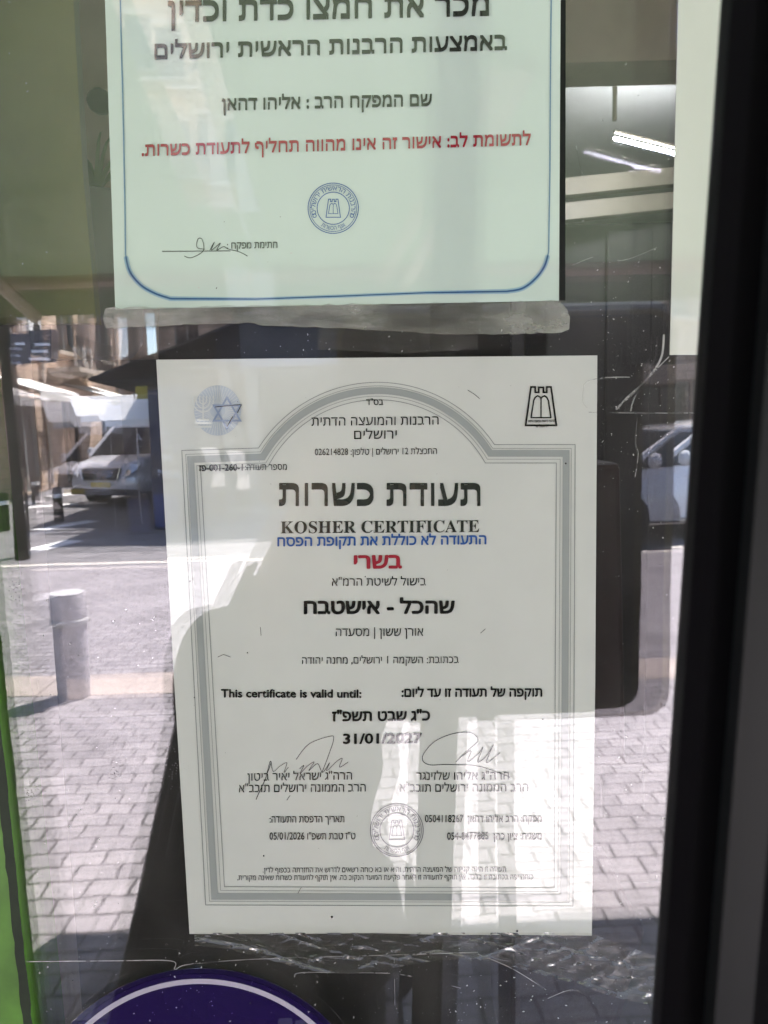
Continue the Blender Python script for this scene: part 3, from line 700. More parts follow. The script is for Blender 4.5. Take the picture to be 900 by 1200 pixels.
    M['film'] = t.finish(m2.outputs[0])
    def crumple(name, label, topf, botf, x0, x1, nx, ny, amp, seed):
        rnd = random.Random(seed); mb = MB(); vs = []
        ph = [(rnd.uniform(.006, .05), rnd.uniform(-.16, .16), rnd.uniform(0, 6), rnd.uniform(.4, 1)) for _ in range(8)]
        for j in range(ny + 1):
            for i in range(nx + 1):
                x = x0 + (x1 - x0) * i / nx; a, b = topf(x), botf(x); yy = a + (b - a) * j / ny
                h = sum((1 - abs(math.sin(x * fx + yy * fy + p + .6 * math.sin(x * .02 + p)))) ** 4 * w for fx, fy, p, w in ph) / 3
                vs.append(on_glass(x, yy, -.0030 - amp * h))
        mb.add(vs, [(j*(nx+1)+i, j*(nx+1)+i+1, (j+1)*(nx+1)+i+1, (j+1)*(nx+1)+i) for j in range(ny) for i in range(nx)])
        o = mb.build(name, M['film'], None); tag(o, label, 'plastic film')
        for pl in o.data.polygons: pl.use_smooth = True
    crumple('plastic_film', 'crumpled clear plastic film hanging below the certificate', lambda x: 1093 + max(0, x - 690) * .35, lambda x: 1120 + 12 * math.sin(x * .02) + (x - 225) * .05 + max(0, x - 680) * .3, 228, 768, 260, 24, .0042, 5)
    crumple('plastic_film', 'creased clear plastic film between the tape strip and the certificate', lambda x: 384, lambda x: 414 - abs(x - 470) * .05, 372, 560, 90, 14, .0022, 8)
    # long creases of clear sleeve at the right of the certificate
    m = MB()
    for p, w in (([(778, 392), (776, 415), (768, 432), (752, 450), (733, 468), (722, 480)], 2.4), ([(784, 418), (768, 434), (748, 456), (728, 474)], 1.2), ([(684, 451), (690, 446), (705, 443), (722, 442), (738, 442)], 1.1),
                 ([(748, 458), (742, 470), (739, 482)], 1.6), ([(684, 451), (683, 470), (688, 478)], .7), ([(690, 483), (745, 484), (815, 484)], .8), ([(747, 484), (745, 520), (748, 532), (744, 560)], .7),
                 ([(655, 318), (700, 300), (730, 305), (770, 290)], .6), ([(675, 170), (680, 195), (684, 208)], .6), ([(30, 1127), (130, 1126), (200, 1126), (205, 1136), (222, 1130), (300, 1124), (430, 1120), (560, 1116)], .9),
                 ([(345, 1145), (352, 1140), (400, 1140), (470, 1142), (540, 1158)], .9), ([(560, 1118), (600, 1135), (640, 1160)], .7), ([(462, 1122), (463, 1200)], .6), ([(642, 1170), (670, 1160), (690, 1168)], .6)):
        stroke(m, bez(p, 10), w, 0, -.0045)
    t = NT('crease_highlight_film'); d = t.n('ShaderNodeBsdfGlossy'); d.inputs['Roughness'].default_value = .45; d.inputs[0].default_value = (.7, .69, .68, 1)
    tr = t.n('ShaderNodeBsdfTransparent'); mm = t.n('ShaderNodeMixShader'); t.l(t.ramp(t.noise(70, 5, .6), [(.35, (.06, .06, .06)), (.7, (.8, .8, .8))]), mm.inputs[0])
    t.l(tr.outputs[0], mm.inputs[1]); t.l(d.outputs[0], mm.inputs[2]); film2 = t.finish(mm.outputs[0])
    tag(m.build('film_crease', film2), 'thin pale creases and scratches across the clear film and glass', 'crease', kind='stuff')
    # specks of dust and dried drips
    m = MB(); zones = [(30, 700, 190, 1200, 130), (190, 1100, 770, 1200, 300), (700, 300, 790, 560, 170), (700, 560, 790, 1080, 70), (660, 0, 790, 380, 60), (0, 0, 120, 380, 40), (120, 10, 650, 350, 14), (210, 440, 690, 1080, 26), (180, 385, 690, 418, 70)]
    for (a, b, c, d, n) in zones:
        for _ in range(n):
            x, y = random.uniform(a, c), random.uniform(b, d); r = random.choice((.22, .28, .3, .35, .45, .5, .95)); el = random.uniform(.5, 1.8); an = random.uniform(0, 180)
            q = []
            for t_ in range(6):
                th = R(t_ * 60); rr = r * random.uniform(.7, 1.2); X, Yy = rr * math.cos(th) * el, rr * math.sin(th) / el
                q.append((x + X * math.cos(R(an)) - Yy * math.sin(R(an)), y + X * math.sin(R(an)) + Yy * math.cos(R(an))))
            fill(m, q, 0 if (random.random() < .75 and not (210 < x < 690 and 430 < y < 1090)) else 1, -.0042)
    for (x, y, s, seed) in ((75, 815, 26, 1), (108, 795, 18, 2), (135, 908, 9, 3), (36, 930, 14, 4), (205, 900, 22, 5), (20, 690, 16, 6)):
        rnd = random.Random(seed)
        for _ in range(34):
            gx, gy = x + rnd.gauss(0, s * .35), y + rnd.gauss(0, s * .45)
            fill(m, [(gx + dx * .6, gy + dy * .6) for dx, dy in ((-.7, -.3), (.5, -.6), (.7, .5), (-.2, .7))], 1 if seed not in (5,) else 0, -.0042)
    o = m.build('dust_specks', [mat('pale_dust', (.5, .49, .47), .9, var=.2), mat('dark_grime', (.05, .045, .045), .9, var=.3)])
    o['kind'] = 'stuff'; tag(o, 'dust specks, grime and dried drips scattered over the window glass', 'dust')
glued()

# --- black post right in front of the window
def post():
    y = -.285
    a, b = on_glass(846, 0, y), on_glass(764, 1200, y)
    s = (a.x - b.x) / (a.z - b.z); X = lambda z: b.x + s * (z - b.z)
    DV = (.020, .05, 0); p = empty('black_post', (X(0), y, 0), 'black metal post standing very close at the right edge of the photo', 'post')
    m = MB(); wd = .020
    m.prism([(X(.02), y, .02), (X(.02) + wd, y, .02), (X(2.6) + wd, y, 2.6), (X(2.6), y, 2.6)], DV); m.build('shaft', M['black_metal'], p, bevel=.004)
    m = MB(); m.prism([(X(.4) + .007, y - .003, .4), (X(.4) + .012, y - .003, .4), (X(2.4) + .012, y - .003, 2.4), (X(2.4) + .007, y - .003, 2.4)], (0, .003, 0)); m.build('groove_strip', M['black_plastic'], p)
    m = MB(); m.box((X(0) - .03, y - .03, 0), (X(0) + wd + .03, y + .08, .02)); m.build('foot_plate', M['black_metal'], p, bevel=.002)
post()

# ------------------------------------------------------------------ awning over the pavement
AZ0, AZ1, AY = 2.98, 2.455, -3.05
def awz(y): return AZ0 + (AZ1 - AZ0) * (y / AY)
def on_awning(px, py):
    d = ray(px, py); lo, hi = .4, 8.0
    for _ in range(60):
        m = (lo + hi) / 2; P = CAM + d * (m / d.y)
        if P.z < awz(-P.y): lo = m
        else: hi = m
    return Vector((P.x, -P.y, P.z))
def awnings():
    gl = [on_awning(158, 8), on_awning(285, 345)]; grr = [on_awning(238, 8), on_awning(318, 300)]
    def ext(p, q, y): t = (y - p.y) / (q.y - p.y); return p.x + (q.x - p.x) * t
    ys = -1.35
    Lx0, Lx1 = ext(*gl, ys), ext(*gl, AY); Rx0, Rx1 = ext(*grr, ys), ext(*grr, AY)
    ye = -2.5; Lm, Rm = ext(*gl, ye), ext(*grr, ye); Mx = (Lm + Rm) / 2; Lx1 = Rx1 = Mx
    P = lambda x, y: (x, y, awz(y))
    a = empty('awning', (-2.5, 0, AZ0), 'olive green awning over the pavement, left of the slit of light', 'awning', 'green awnings above the shop window')
    m = MB(); m.prism([P(-5, -.0), P(Lx0, -.0), P(Lx0, ys), P(Lm, ye), P(Mx, ye), P(Mx, AY), P(-5, AY)], (0, 0, .004)); m.build('cloth', M['awning'], a)
    m = MB(); m.tube([(-5, AY, AZ1 - .02), (Lx1 - .05, AY, AZ1 - .02)], .03, 10); m.build('front_bar', M['arm_brown'], a)
    p0, p1 = on_awning(-30, 286), on_awning(113, 377); dn = Vector((0, 0, -.07)); p1.y = AY + .06
    m = MB(); m.tube([p0 + dn, p1 + dn], .028, 8); m.build('folding_arm', M['arm_brown'], a)
    m = MB(); m.box((-5, AY - .004, AZ1 - .16), (Lx1 - .05, AY - .034, AZ1 - .05)); m.build('valance', M['awning'], a)
    b = empty('awning', (2.5, 0, AZ0), 'olive green awning over the pavement, right of the slit of light', 'awning', 'green awnings above the shop window')
    m = MB(); m.prism([P(Lx0 + .01, 0), P(5, 0), P(5, AY), P(Mx + .01, AY), P(Mx + .01, ye), P(Rm, ye), P(Rx0, ys), P(Lx0 + .01, ys)], (0, 0, .004)); m.build('cloth', M['awning'], b)
    m = MB(); m.tube([(Rx1 + .05, AY, AZ1 - .02), (5, AY, AZ1 - .02)], .03, 10); m.build('front_bar', M['arm_brown'], b)
    q0, q1 = on_awning(620, 40), on_awning(470, 320)
    m = MB(); m.tube([q0 + dn, q1 + dn], .028, 8); m.build('folding_arm', M['arm_brown'], b)
    m = MB(); m.box((Rx1 + .05, AY - .004, AZ1 - .16), (5, AY - .034, AZ1 - .05)); m.build('valance', M['awning'], b)
awnings()

# ------------------------------------------------------------------ photographer seen in the window
def skin_figure(name, joints, edges, root, material, parent, sub=2):
    me = bpy.data.meshes.new(name); keys = list(joints); idx = {k: i for i, k in enumerate(keys)}
    off = parent_world(parent)
    me.from_pydata([Vector(joints[k][0]) - off for k in keys], [(idx[a], idx[b]) for a, b in edges], [])
    o = bpy.data.objects.new(name, me); COL.objects.link(o)
    sk = o.modifiers.new('skin', 'SKIN'); sk.use_smooth_shade = True; sk.branch_smoothing = .3
    for k in keys:
        sv = me.skin_vertices[0].data[idx[k]]; r = joints[k][1]; sv.radius = r if isinstance(r, tuple) else (r, r); sv.use_root = (k == root)
    ss = o.modifiers.new('sub', 'SUBSURF'); ss.levels = sub; ss.render_levels = sub
    dg = bpy.context.evaluated_depsgraph_get(); nm = bpy.data.meshes.new_from_object(o.evaluated_get(dg))
    bpy.data.objects.remove(o); bpy.data.meshes.remove(me)
    nm.materials.clear(); nm.materials.append(material)
    for p in nm.polygons: p.use_smooth = True
    q = bpy.data.objects.new(name, nm); COL.objects.link(q); q.parent = parent
    return q
def person():
    pr = empty('person', (-.14, -.88, 0), 'person in black clothes holding up a phone with both hands before the window', 'person')
    B = -.90
    hd = Vector((-.07, -.79, 1.66))
    back = CAM - f_ * .010
    J = dict(pelvis=((-.17, B, .95), (.15, .11)), waist=((-.15, B, 1.10), (.13, .10)), chest=((-.12, B, 1.32), (.165, .115)), neck0=((-.10, B + .01, 1.50), (.062, .062)), neck=((-.085, B + .05, 1.56), .055),
             head0=((-.075, B + .09, 1.63), (.070, .078)), head1=((-.07, B + .10, 1.70), (.076, .092)), head2=((-.07, B + .095, 1.775), (.058, .070)))
    E_ = [('pelvis', 'waist'), ('waist', 'chest'), ('chest', 'neck0'), ('neck0', 'neck'), ('neck', 'head0'), ('head0', 'head1'), ('head1', 'head2')]
    phone_c = back - u_ * .045 + r_ * .0 - f_ * .004
    for s, n in ((-1, 'l'), (1, 'r')):
        sh = Vector((-.12 + s * .185, B, 1.44)); el = Vector((-.265, -.72, 1.34)) if s < 0 else Vector((.185, -.70, 1.42))
        wr = phone_c + r_ * (s * .072) - u_ * .055 - f_ * .05
        palm = phone_c + r_ * (s * .052) - u_ * .02 - f_ * .030
        J['sh' + n] = (sh, .062); J['ua' + n] = (sh.lerp(el, .5), .048); J['el' + n] = (el, .042); J['fa' + n] = (el.lerp(wr, .4), .040); J['wr' + n] = (wr, (.024, .030)); J['pa' + n] = (palm, (.018, .034))
        E_ += [('chest', 'sh' + n), ('sh' + n, 'ua' + n), ('ua' + n, 'el' + n), ('el' + n, 'fa' + n), ('fa' + n, 'wr' + n), ('wr' + n, 'pa' + n)]
        for i in range(4):                   # fingers wrap round the phone's edge and rest on its back
            k0 = palm + u_ * (.024 - i * .019) + r_ * (s * .004) + f_ * .012
            L = (.9, 1.0, .95, .78)[i]
            a = phone_c + u_ * (.012 - i * .019) + r_ * (s * .050) + f_ * .004
            b = phone_c + u_ * (.014 - i * .019) + r_ * (s * (.050 - .022 * L)) + f_ * .0115
            for q, (P, rr) in enumerate(((k0, .0095), (a, .0085), (b, .0072))): J[f'f{n}{i}{q}'] = (P, rr)
            E_ += [('pa' + n, f'f{n}{i}0'), (f'f{n}{i}0', f'f{n}{i}1'), (f'f{n}{i}1', f'f{n}{i}2')]
        t0 = palm + r_ * (-s * .012) - u_ * .012 - f_ * .004; t1 = phone_c + r_ * (s * .030) + u_ * .0 - f_ * .017
        J['t0' + n] = (t0, .011); J['t1' + n] = (t1, .0085); E_ += [('pa' + n, 't0' + n), ('t0' + n, 't1' + n)]
        hx = -.17 + s * .09
        J['hip' + n] = ((hx, B, .90), .092); J['kn' + n] = ((hx + s * .02, B + .03, .50), .058); J['ca' + n] = ((hx + s * .02, B + .0, .34), .055); J['an' + n] = ((hx + s * .03, B - .01, .10), .036)
        J['he' + n] = ((hx + s * .03, B - .02, .045), .038); J['to' + n] = ((hx + s * .05, B + .17, .035), (.040, .030))
        E_ += [('pelvis', 'hip' + n), ('hip' + n, 'kn' + n), ('kn' + n, 'ca' + n), ('ca' + n, 'an' + n), ('an' + n, 'he' + n), ('he' + n, 'to' + n)]
    body = skin_figure('body', J, E_, 'pelvis', M['skin'], pr)
    # clothes follow the body surface, a few millimetres outside it
    off = parent_world(pr)
    def garment(name, material, test, grow):
        src = body.data; keep = [f for f in src.polygons if test(f.center + off)]
        ids = sorted({i for f in keep for i in f.vertices}); ix = {i: k for k, i in enumerate(ids)}
        vs = []
        for i in ids:
            v = src.vertices[i]; w = v.co + off; vs.append(v.co + v.normal * grow(w))
        me = bpy.data.meshes.new(name); me.from_pydata(vs, [], [[ix[i] for i in f.vertices] for f in keep]); me.materials.append(material)
        for f in me.polygons: f.use_smooth = True
        o = bpy.data.objects.new(name, me); COL.objects.link(o); o.parent = pr
        so_ = o.modifiers.new('thickness', 'SOLIDIFY'); so_.thickness = .004; so_.offset = 1
        return o
    wl, wr_ = Vector(J['wrl'][0]), Vector(J['wrr'][0])
    far_hand = lambda w: min((w - wl).length, (w - wr_).length) > .05 and w.y < -.47
    arm = lambda w: w.y > -.80
    garment('jacket', M['cloth'], lambda w: w.z > .86 and ((arm(w) and far_hand(w) and abs(w.x + .07) > .085) or (not arm(w) and w.z < 1.52)), lambda w: .011 + (.02 if w.z < 1.25 and w.y < -.8 else 0) + (.03 if w.z < 1.0 else 0))
    garment('trousers', M['trouser'], lambda w: .085 < w.z < .98, lambda w: .010 + (.006 if w.z < .4 else 0))
    garment('shoe', M['shoe'], lambda w: w.z < .095 and w.x < -.17, lambda w: .008); garment('shoe', M['shoe'], lambda w: w.z < .095 and w.x >= -.17, lambda w: .008)
    # head details
    hc = Vector((-.07, B + .10, 1.705))
    m = MB(); n = 22
    vs = []; fs = []
    for i in range(11):
        th = math.pi * .56 * i / 10
        for j in range(n):
            a = 2 * math.pi * j / n; rr = math.sin(th)
            front = max(0, math.sin(a))
            v = hc + Vector((math.cos(a) * rr * .088, math.sin(a) * rr * .104 - .008, .022 + math.cos(th) * .098 + (front * .055 if th > 1.0 else 0)))
            vs.append(v + Vector((random.uniform(-.002, .002), random.uniform(-.002, .002), random.uniform(-.002, .002))))
    for i in range(10):
        for j in range(n): fs.append((i*n+j, i*n+(j+1)%n, (i+1)*n+(j+1)%n, (i+1)*n+j))
    m.add(vs, fs); m.build('hair', M['hair'], pr, smooth=True)
    fy = B + .10 + .088
    m = MB(); m.tube([hc + Vector((0, .088, .012)), hc + Vector((0, .103, -.012)), hc + Vector((0, .108, -.028)), hc + Vector((0, .092, -.036))], [.008, .010, .015, .008], 8); m.build('nose', M['skin'], pr, smooth=True)
    for s in (-1, 1):
        m = MB(); m.lathe(hc + Vector((s * .031, .081, .012)), [(.001, .008), (.007, .006), (.011, 0), (.007, -.006)], 12, axis='y'); m.build('eye', M['eye'], pr, smooth=True)
        m = MB(); m.tube([hc + Vector((s * .018, .092, .030)), hc + Vector((s * .034, .089, .034)), hc + Vector((s * .048, .078, .029))], .004, 6); m.build('eyebrow', M['hair'], pr, smooth=True)
        m = MB(); m.lathe(hc + Vector((s * .083, 0, .0)), [(.006, -.008), (.026, -.006), (.030, 0), (.024, .006), (.004, .008)], 12, axis='x'); m.build('ear', M['skin'], pr, smooth=True)
    m = MB(); m.tube([hc + Vector((-.024, .080, -.058)), hc + Vector((0, .091, -.060)), hc + Vector((.024, .080, -.058))], [.004, .007, .004], 8); m.build('mouth', M['lip'], pr, smooth=True)
    # the phone
    ph = empty('phone', phone_c, 'dark phone held upright by the person before the window', 'phone')
    def slab(w0, w1, h0, h1, d0, d1, r=.009):
        pts = []
        for cx, cy, a0 in ((w1 - r, h1 - r, 0), (w0 + r, h1 - r, 90), (w0 + r, h0 + r, 180), (w1 - r, h0 + r, 270)):
            for q in range(5): a = R(a0 + q * 22.5); pts.append(phone_c + r_ * (cx + r * math.cos(a)) + u_ * (cy + r * math.sin(a)) + f_ * d0)
        m = MB(); m.prism(pts, f_ * (d1 - d0)); return m
    slab(-.039, .039, -.105, .058, -.004, .004).build('body', M['phone'], ph)
    slab(-.037, .037, -.103, .056, -.0046, -.0041).build('screen', M['glass_dark'], ph)
    for i in (1, 2):
        c = phone_c + u_ * (.045 - i * .021) + r_ * .022 + f_ * .004; m = MB(); m.tube([c, c + f_ * .0015], .007, 16); m.build('lens', M['glass_dark'], ph)
    # shoulder bag on the person's left side
    b = empty('shoulder_bag', (-.36, -.86, .78), 'black leather shoulder bag hanging at the person\'s side', 'bag')
    m = MB(); m.prism([(-.52, -.93, .70), (-.22, -.93, .68), (-.20, -.93, 1.30), (-.335, -.93, 1.37)], (0, .13, 0)); m.build('bag_body', M['leather'], b, bevel=.02)
    m = MB(); m.tube(bz3([(-.36, -.80, 1.10), (-.30, -.775, 1.28), (-.16, -.765, 1.42), (-.02, -.80, 1.50), (0, -.90, 1.535), (-.10, -1.02, 1.47), (-.28, -1.035, 1.25), (-.38, -.93, 1.11)]), .012, 8); m.build('strap', M['leather'], b, smooth=True)
def bz3(p, n=6):
    out = []
    for i in range(len(p) - 1):
        a = Vector(p[max(i - 1, 0)]); b = Vector(p[i]); c = Vector(p[i + 1]); d = Vector(p[min(i + 2, len(p) - 1)])
        for j in range(n):
            t = j / n; out.append(.5 * ((2*b) + (c - a)*t + (2*a - 5*b + 4*c - d)*t*t + (3*b - a - 3*c + d)*t**3))
    out.append(Vector(p[-1])); return out
person()

# board with rounded corners on the pavement, behind the photographer
def board():
    D = 1.62
    br, tl = mirrored(778, 832, D), mirrored(395, 372, D)
    y = br.y; root = empty('board_stand', ((br.x + tl.x) / 2, y, 0), 'black rounded board with olive brass edge on a stand, in the window reflection', 'sign')
    def rr(x0, x1, z0, z1, r, yy):
        pts = []
        for cx, cz, a0 in ((x1 - r, z1 - r, 0), (x0 + r, z1 - r, 90), (x0 + r, z0 + r, 180), (x1 - r, z0 + r, 270)):
            for q in range(7): a = R(a0 + q * 15); pts.append((cx + r * math.cos(a), yy, cz + r * math.sin(a)))
        return pts
    m = MB(); m.prism(rr(tl.x, br.x, br.z, tl.z, .05, y), (0, .03, 0)); m.build('edge', M['gold'], root)
    m = MB(); m.prism(rr(tl.x + .012, br.x - .018, br.z + .012, tl.z - .012, .042, y + .0295), (0, .006, 0)); m.build('panel', M['black_plastic'], root)
    m = MB(); xm = (br.x + tl.x) / 2; m.tube([(xm, y - .02, .02), (xm, y - .02, 1.6)], .02, 12); m.build('pole', M['black_metal'], root, smooth=True)
    m = MB(); m.lathe((xm, y - .02, 0), [(.2, 0), (.2, .015), (.03, .03)], 24); m.build('base', M['black_metal'], root, smooth=True)
board()

# ------------------------------------------------------------------ street furniture
def bollards():
    a = street(88, 815)
    b = empty('concrete_bollard', a, 'thick grey concrete bollard on the paving, pale flat cap and collar', 'bollard')
    m = MB(); m.lathe(a, [(.105, 0), (.108, .50)], 28); m.build('shaft', M['grey_concrete'], b, smooth=True)
    m = MB(); m.lathe(a, [(.108, .501), (.122, .507), (.122, .535), (.112, .545), (.112, .551)], 28); m.build('collar', M['grey_light'], b, smooth=True)
    m = MB(); m.lathe(a, [(.115, .552), (.115, .70), (.108, .712), (.09, .718)], 28); m.build('cap', M['grey_concrete'], b, smooth=True)
    m = MB(); m.lathe(a, [(.11, .7185), (.1, .722), (.05, .724)], 28); m.build('top_disc', M['grey_light'], b, smooth=True)
    spots = [((70, 613), 'black bollard with white band on the road near the van'), ((27, 652), 'black bollard with white band beside the sign pole'), ((5, 622), 'black bollard with white band at the left edge of the reflection'),
             ((42, 592), 'small dark bollard near the white road stripes')]
    src = None
    for (px, py), lab in spots:
        p = street(px, py, -.111); p.z = -.111
        if src is None:
            src = empty('street_bollard', p, lab, 'bollard', 'black bollards with white bands')
            m = MB(); m.lathe(p, [(.10, 0), (.095, .50)], 18); m.build('shaft', M['black_metal'], src, smooth=True)
            m = MB(); m.lathe(p, [(.101, .501), (.101, .58)], 18); m.build('band', M['white_paint'], src, smooth=True)
            m = MB(); m.lathe(p, [(.096, .581), (.095, .68), (.08, .72), (.03, .735)], 18); m.build('top', M['black_metal'], src, smooth=True)
        else:
            c = copy_tree(src); c.location = p; c['label'] = lab
    # sign pole
    p = street(28, 655); p.z = 0
    s = empty('street_sign', p, 'dark rounded street sign on a black pole by the kerb', 'street sign')
    m = MB(); m.tube([p, p + Vector((0, 0, 3.3))], .105, 14); m.build('pole', M['black_metal'], s, smooth=True)
    D = -p.y + .38 + .14
    m = MB(); q = []
    for cx, cy, a0 in ((64, 392, -90), (64, 419, 0), (20, 421, 90), (19, 395, 180)):
        q += arc(cx, cy, 6, a0, a0 + 90, 4)
    pts = [mirrored(px, py, D - .3) for px, py in q]
    m.prism(pts, (0, .03, 0)); m.build('board', M['sign_dark'], s)
    m = MB()
    for (x0, x1, yy) in ((42, 60, 404), (18, 30, 403), (38, 58, 412), (35, 60, 421)):
        a, b = mirrored(x0, yy, D - .335), mirrored(x1, yy, D - .335)
        m.prism([a + Vector((0, 0, -.018)), b + Vector((0, 0, -.018)), b + Vector((0, 0, .018)), a + Vector((0, 0, .018))], (0, .004, 0))
    m.build('lettering', M['sign_white'], s)
bollards()

# ------------------------------------------------------------------ vehicles
def loft(mb, secs, k=0, cap=True):
    n = len(secs[0]); vs = [v for s in secs for v in s]; fs = []
    for i in range(len(secs) - 1):
        for j in range(n): fs.append((i*n+j, i*n+(j+1)%n, (i+1)*n+(j+1)%n, (i+1)*n+j))
    if cap: fs += [tuple(range(n))[::-1], tuple((len(secs)-1)*n+j for j in range(n))]
    mb.add(vs, fs, k)
def section(s, z0, z1, w0, w1, r=.12):
    """rounded car cross-section at distance s behind the nose (front looks to +y)"""
    zm = z0 + (z1 - z0) * .45
    half = [(w0 * .6, z0), (w0, z0 + .08), (max(w0, w1) + .02, zm), (w1 + .01, z1 - r * .9), (w1 - r * .35, z1 - r * .25), (w1 - r * 1.4, z1)]
    return [Vector((x, -s, z)) for x, z in half] + [Vector((-x, -s, z)) for x, z in half[::-1]]
def wheel(root, x, y, r, w=.2):
    side = 1 if x > 0 else -1
    h = bpy.data.objects.new('wheel', None); COL.objects.link(h); h.parent = root; h.location = (x, y, r)
    c = (x, y, r)
    m = MB(); m.lathe(c, [(r * .62, -w / 2), (r * .93, -w / 2), (r, -w * .3), (r, w * .3), (r * .93, w / 2), (r * .62, w / 2)], 28, axis='x'); m.build('tyre', M['tyre'], h, smooth=True)
    m = MB(); m.lathe(c, [(r * .60, -w * .35), (r * .61, w * .35)], 24, axis='x')
    for i in range(7):
        a = 2 * math.pi * i / 7; d = Vector((0, math.cos(a), math.sin(a))); o = Vector((side * w * .44, 0, 0))
        m.tube([Vector(c) + o + d * r * .1, Vector(c) + o + d * r * .58], [.03, .022], 6)
    m.lathe((x + side * w * .42, y, r), [(.07, -.02), (.07, .02), (.03, .03)], 14, axis='x')
    m.build('rim', M['steel'], h, smooth=True)
    return h
def car(name, label, paint, Ln, W_, prof, glassp, wheels, wr, grille, light, plate_z, H_):
    """prof: (s, z0, z1, half width low, half width high); glassp: windscreen foot, windscreen top, roof end, tail foot"""
    root = empty(name, (0, 0, 0), label, 'van' if 'van' in name else 'car')
    m = MB(); loft(m, [section(*p) for p in prof]); m.build('body', paint, root, smooth=True)
    (s0, zb), (s1, zt), (s2, zt2), (s3, zb3) = glassp; wb, wt = W_ / 2 - .06, W_ / 2 - .20
    def gsec(s, zlo, zhi, b, t): return [Vector((x, -s, z)) for x, z in ((b, zlo), (t, zhi), (-t, zhi), (-b, zlo))]
    m = MB()
    A = [Vector((wb, -s0, zb)), Vector((-wb, -s0, zb)), Vector((-wt, -s1, zt)), Vector((wt, -s1, zt))]
    Bk = [Vector((wb, -s3, zb3)), Vector((-wb, -s3, zb3)), Vector((-wt, -s2, zt2)), Vector((wt, -s2, zt2))]
    m.add(A, [(0, 1, 2, 3)]); m.build('windscreen', M['glass_dark'], root)
    m = MB(); m.add(Bk, [(0, 3, 2, 1)]); m.build('rear_window', M['glass_dark'], root)
    for q in (0, 1):
        a0, a1, b0, b1 = A[q], A[3 - q], Bk[q], Bk[3 - q]
        m = MB(); m.add([a0, b0, b1, a1], [(0, 1, 2, 3)]); m.build('side_window', M['glass_dark'], root)
        for t in (.0, .36, .66, 1.0):
            lo = a0.lerp(b0, t); hi = a1.lerp(b1, t if 0 < t < 1 else t); o = MB(); o.tube([lo, hi], .045 if t in (0., 1.) else .035, 6); o.build('pillar', paint, root, smooth=True)
    m = MB(); secs = []
    for s, z, w in ((s1 - .06, zt - .01, wt), (s1 + .25, zt + .045, wt), ((s1 + s2) / 2, H_, wt), (s2 - .2, zt2 + .035, wt), (s2 + .05, zt2 - .02, wt)):
        secs.append([Vector((x, -s, zz)) for x, zz in ((w + .03, zt - .05), (w + .02, z - .02), (w - .12, z), (-w + .12, z), (-w - .02, z - .02), (-w - .03, zt - .05))])
    loft(m, secs); m.build('roof', paint, root, smooth=True)
    for s in wheels:
        for sd in (-1, 1):
            m = MB(); m.lathe((sd * (W_ / 2 - .10), -s, wr), [(wr * 1.16, -.125), (wr * 1.16, .125)], 26, axis='x'); m.build('wheel_arch', M['black_plastic'], root, smooth=True)
            wheel(root, sd * (W_ / 2 - .09), -s, wr, .24)
    x0, z0, z1, ys = grille
    m = MB(); m.prism([(-x0 * .85, ys, z0), (x0 * .85, ys, z0), (x0, ys - .03, z1), (-x0, ys - .03, z1)], (0, -.08, 0)); gr = m.build('grille', M['black_plastic'], root)
    m = MB()
    for i in range(4):
        z = z0 + (z1 - z0) * i / 3; xx = x0 * (.86 + .14 * i / 3); m.tube([(-xx, ys + .008 - .03 * i / 3, z), (xx, ys + .008 - .03 * i / 3, z)], .014, 6)
    for sx in (-1, 1): m.tube([(sx * x0 * .86, ys + .008, z0), (sx * x0, ys - .022, z1)], .014, 6)
    m.build('chrome_bar', M['chrome'], gr, smooth=True)
    m = MB(); m.lathe((0, ys + .012, (z0 + z1) / 2), [(.02, .012), (.07, .008), (.075, -.01)], 20, axis='y'); m.build('badge', M['chrome'], gr, smooth=True)
    lx, lz, ly = light
    for sd in (-1, 1):
        pts = [(sd * (lx - .16), ly + .06, lz - .13), (sd * (lx + .04), ly + .0, lz - .11), (sd * (lx + .14), ly - .16, lz + .05), (sd * (lx + .11), ly - .30, lz + .17), (sd * (lx - .04), ly - .12, lz + .10)]
        m = MB(); m.prism(pts, (0, .045, .01)); hl = m.build('headlight', M['lens'], root, bevel=.012)
        m = MB(); m.lathe((sd * lx, ly + .05, lz - .03), [(.05, -.02), (.055, .01), (.02, .015)], 14, axis='y'); m.build('bulb_housing', M['chrome'], hl, smooth=True)
        m = MB(); m.lathe((sd * (W_ / 2 + .11), -s0 - .28, zb + .10), [(.02, -.05), (.10, -.04), (.11, .0), (.07, .05)], 12, axis='y'); m.tube([(sd * (W_ / 2 - .05), -s0 - .30, zb + .05), (sd * (W_ / 2 + .08), -s0 - .28, zb + .09)], .025, 6); m.build('wing_mirror', paint, root, smooth=True)
        for s in (.36, .66):
            s_d = s0 + (s3 - s0) * (s - .1); m = MB(); m.box((sd * (W_ / 2 - .015) - .02, -s_d - .09, zb - .14), (sd * (W_ / 2 - .015) + .02, -s_d + .09, zb - .11)); m.build('door_handle', M['chrome'], root)
    m = MB(); m.box((-.26, .055, plate_z - .057), (.26, .075, plate_z + .057)); m.build('number_plate', M['plate'], root, bevel=.004)
    m = MB(); m.box((-W_ / 2 + .12, -.25, .26), (W_ / 2 - .12, .052, .40)); m.build('bumper_intake', M['black_plastic'], root, bevel=.02)
    return root
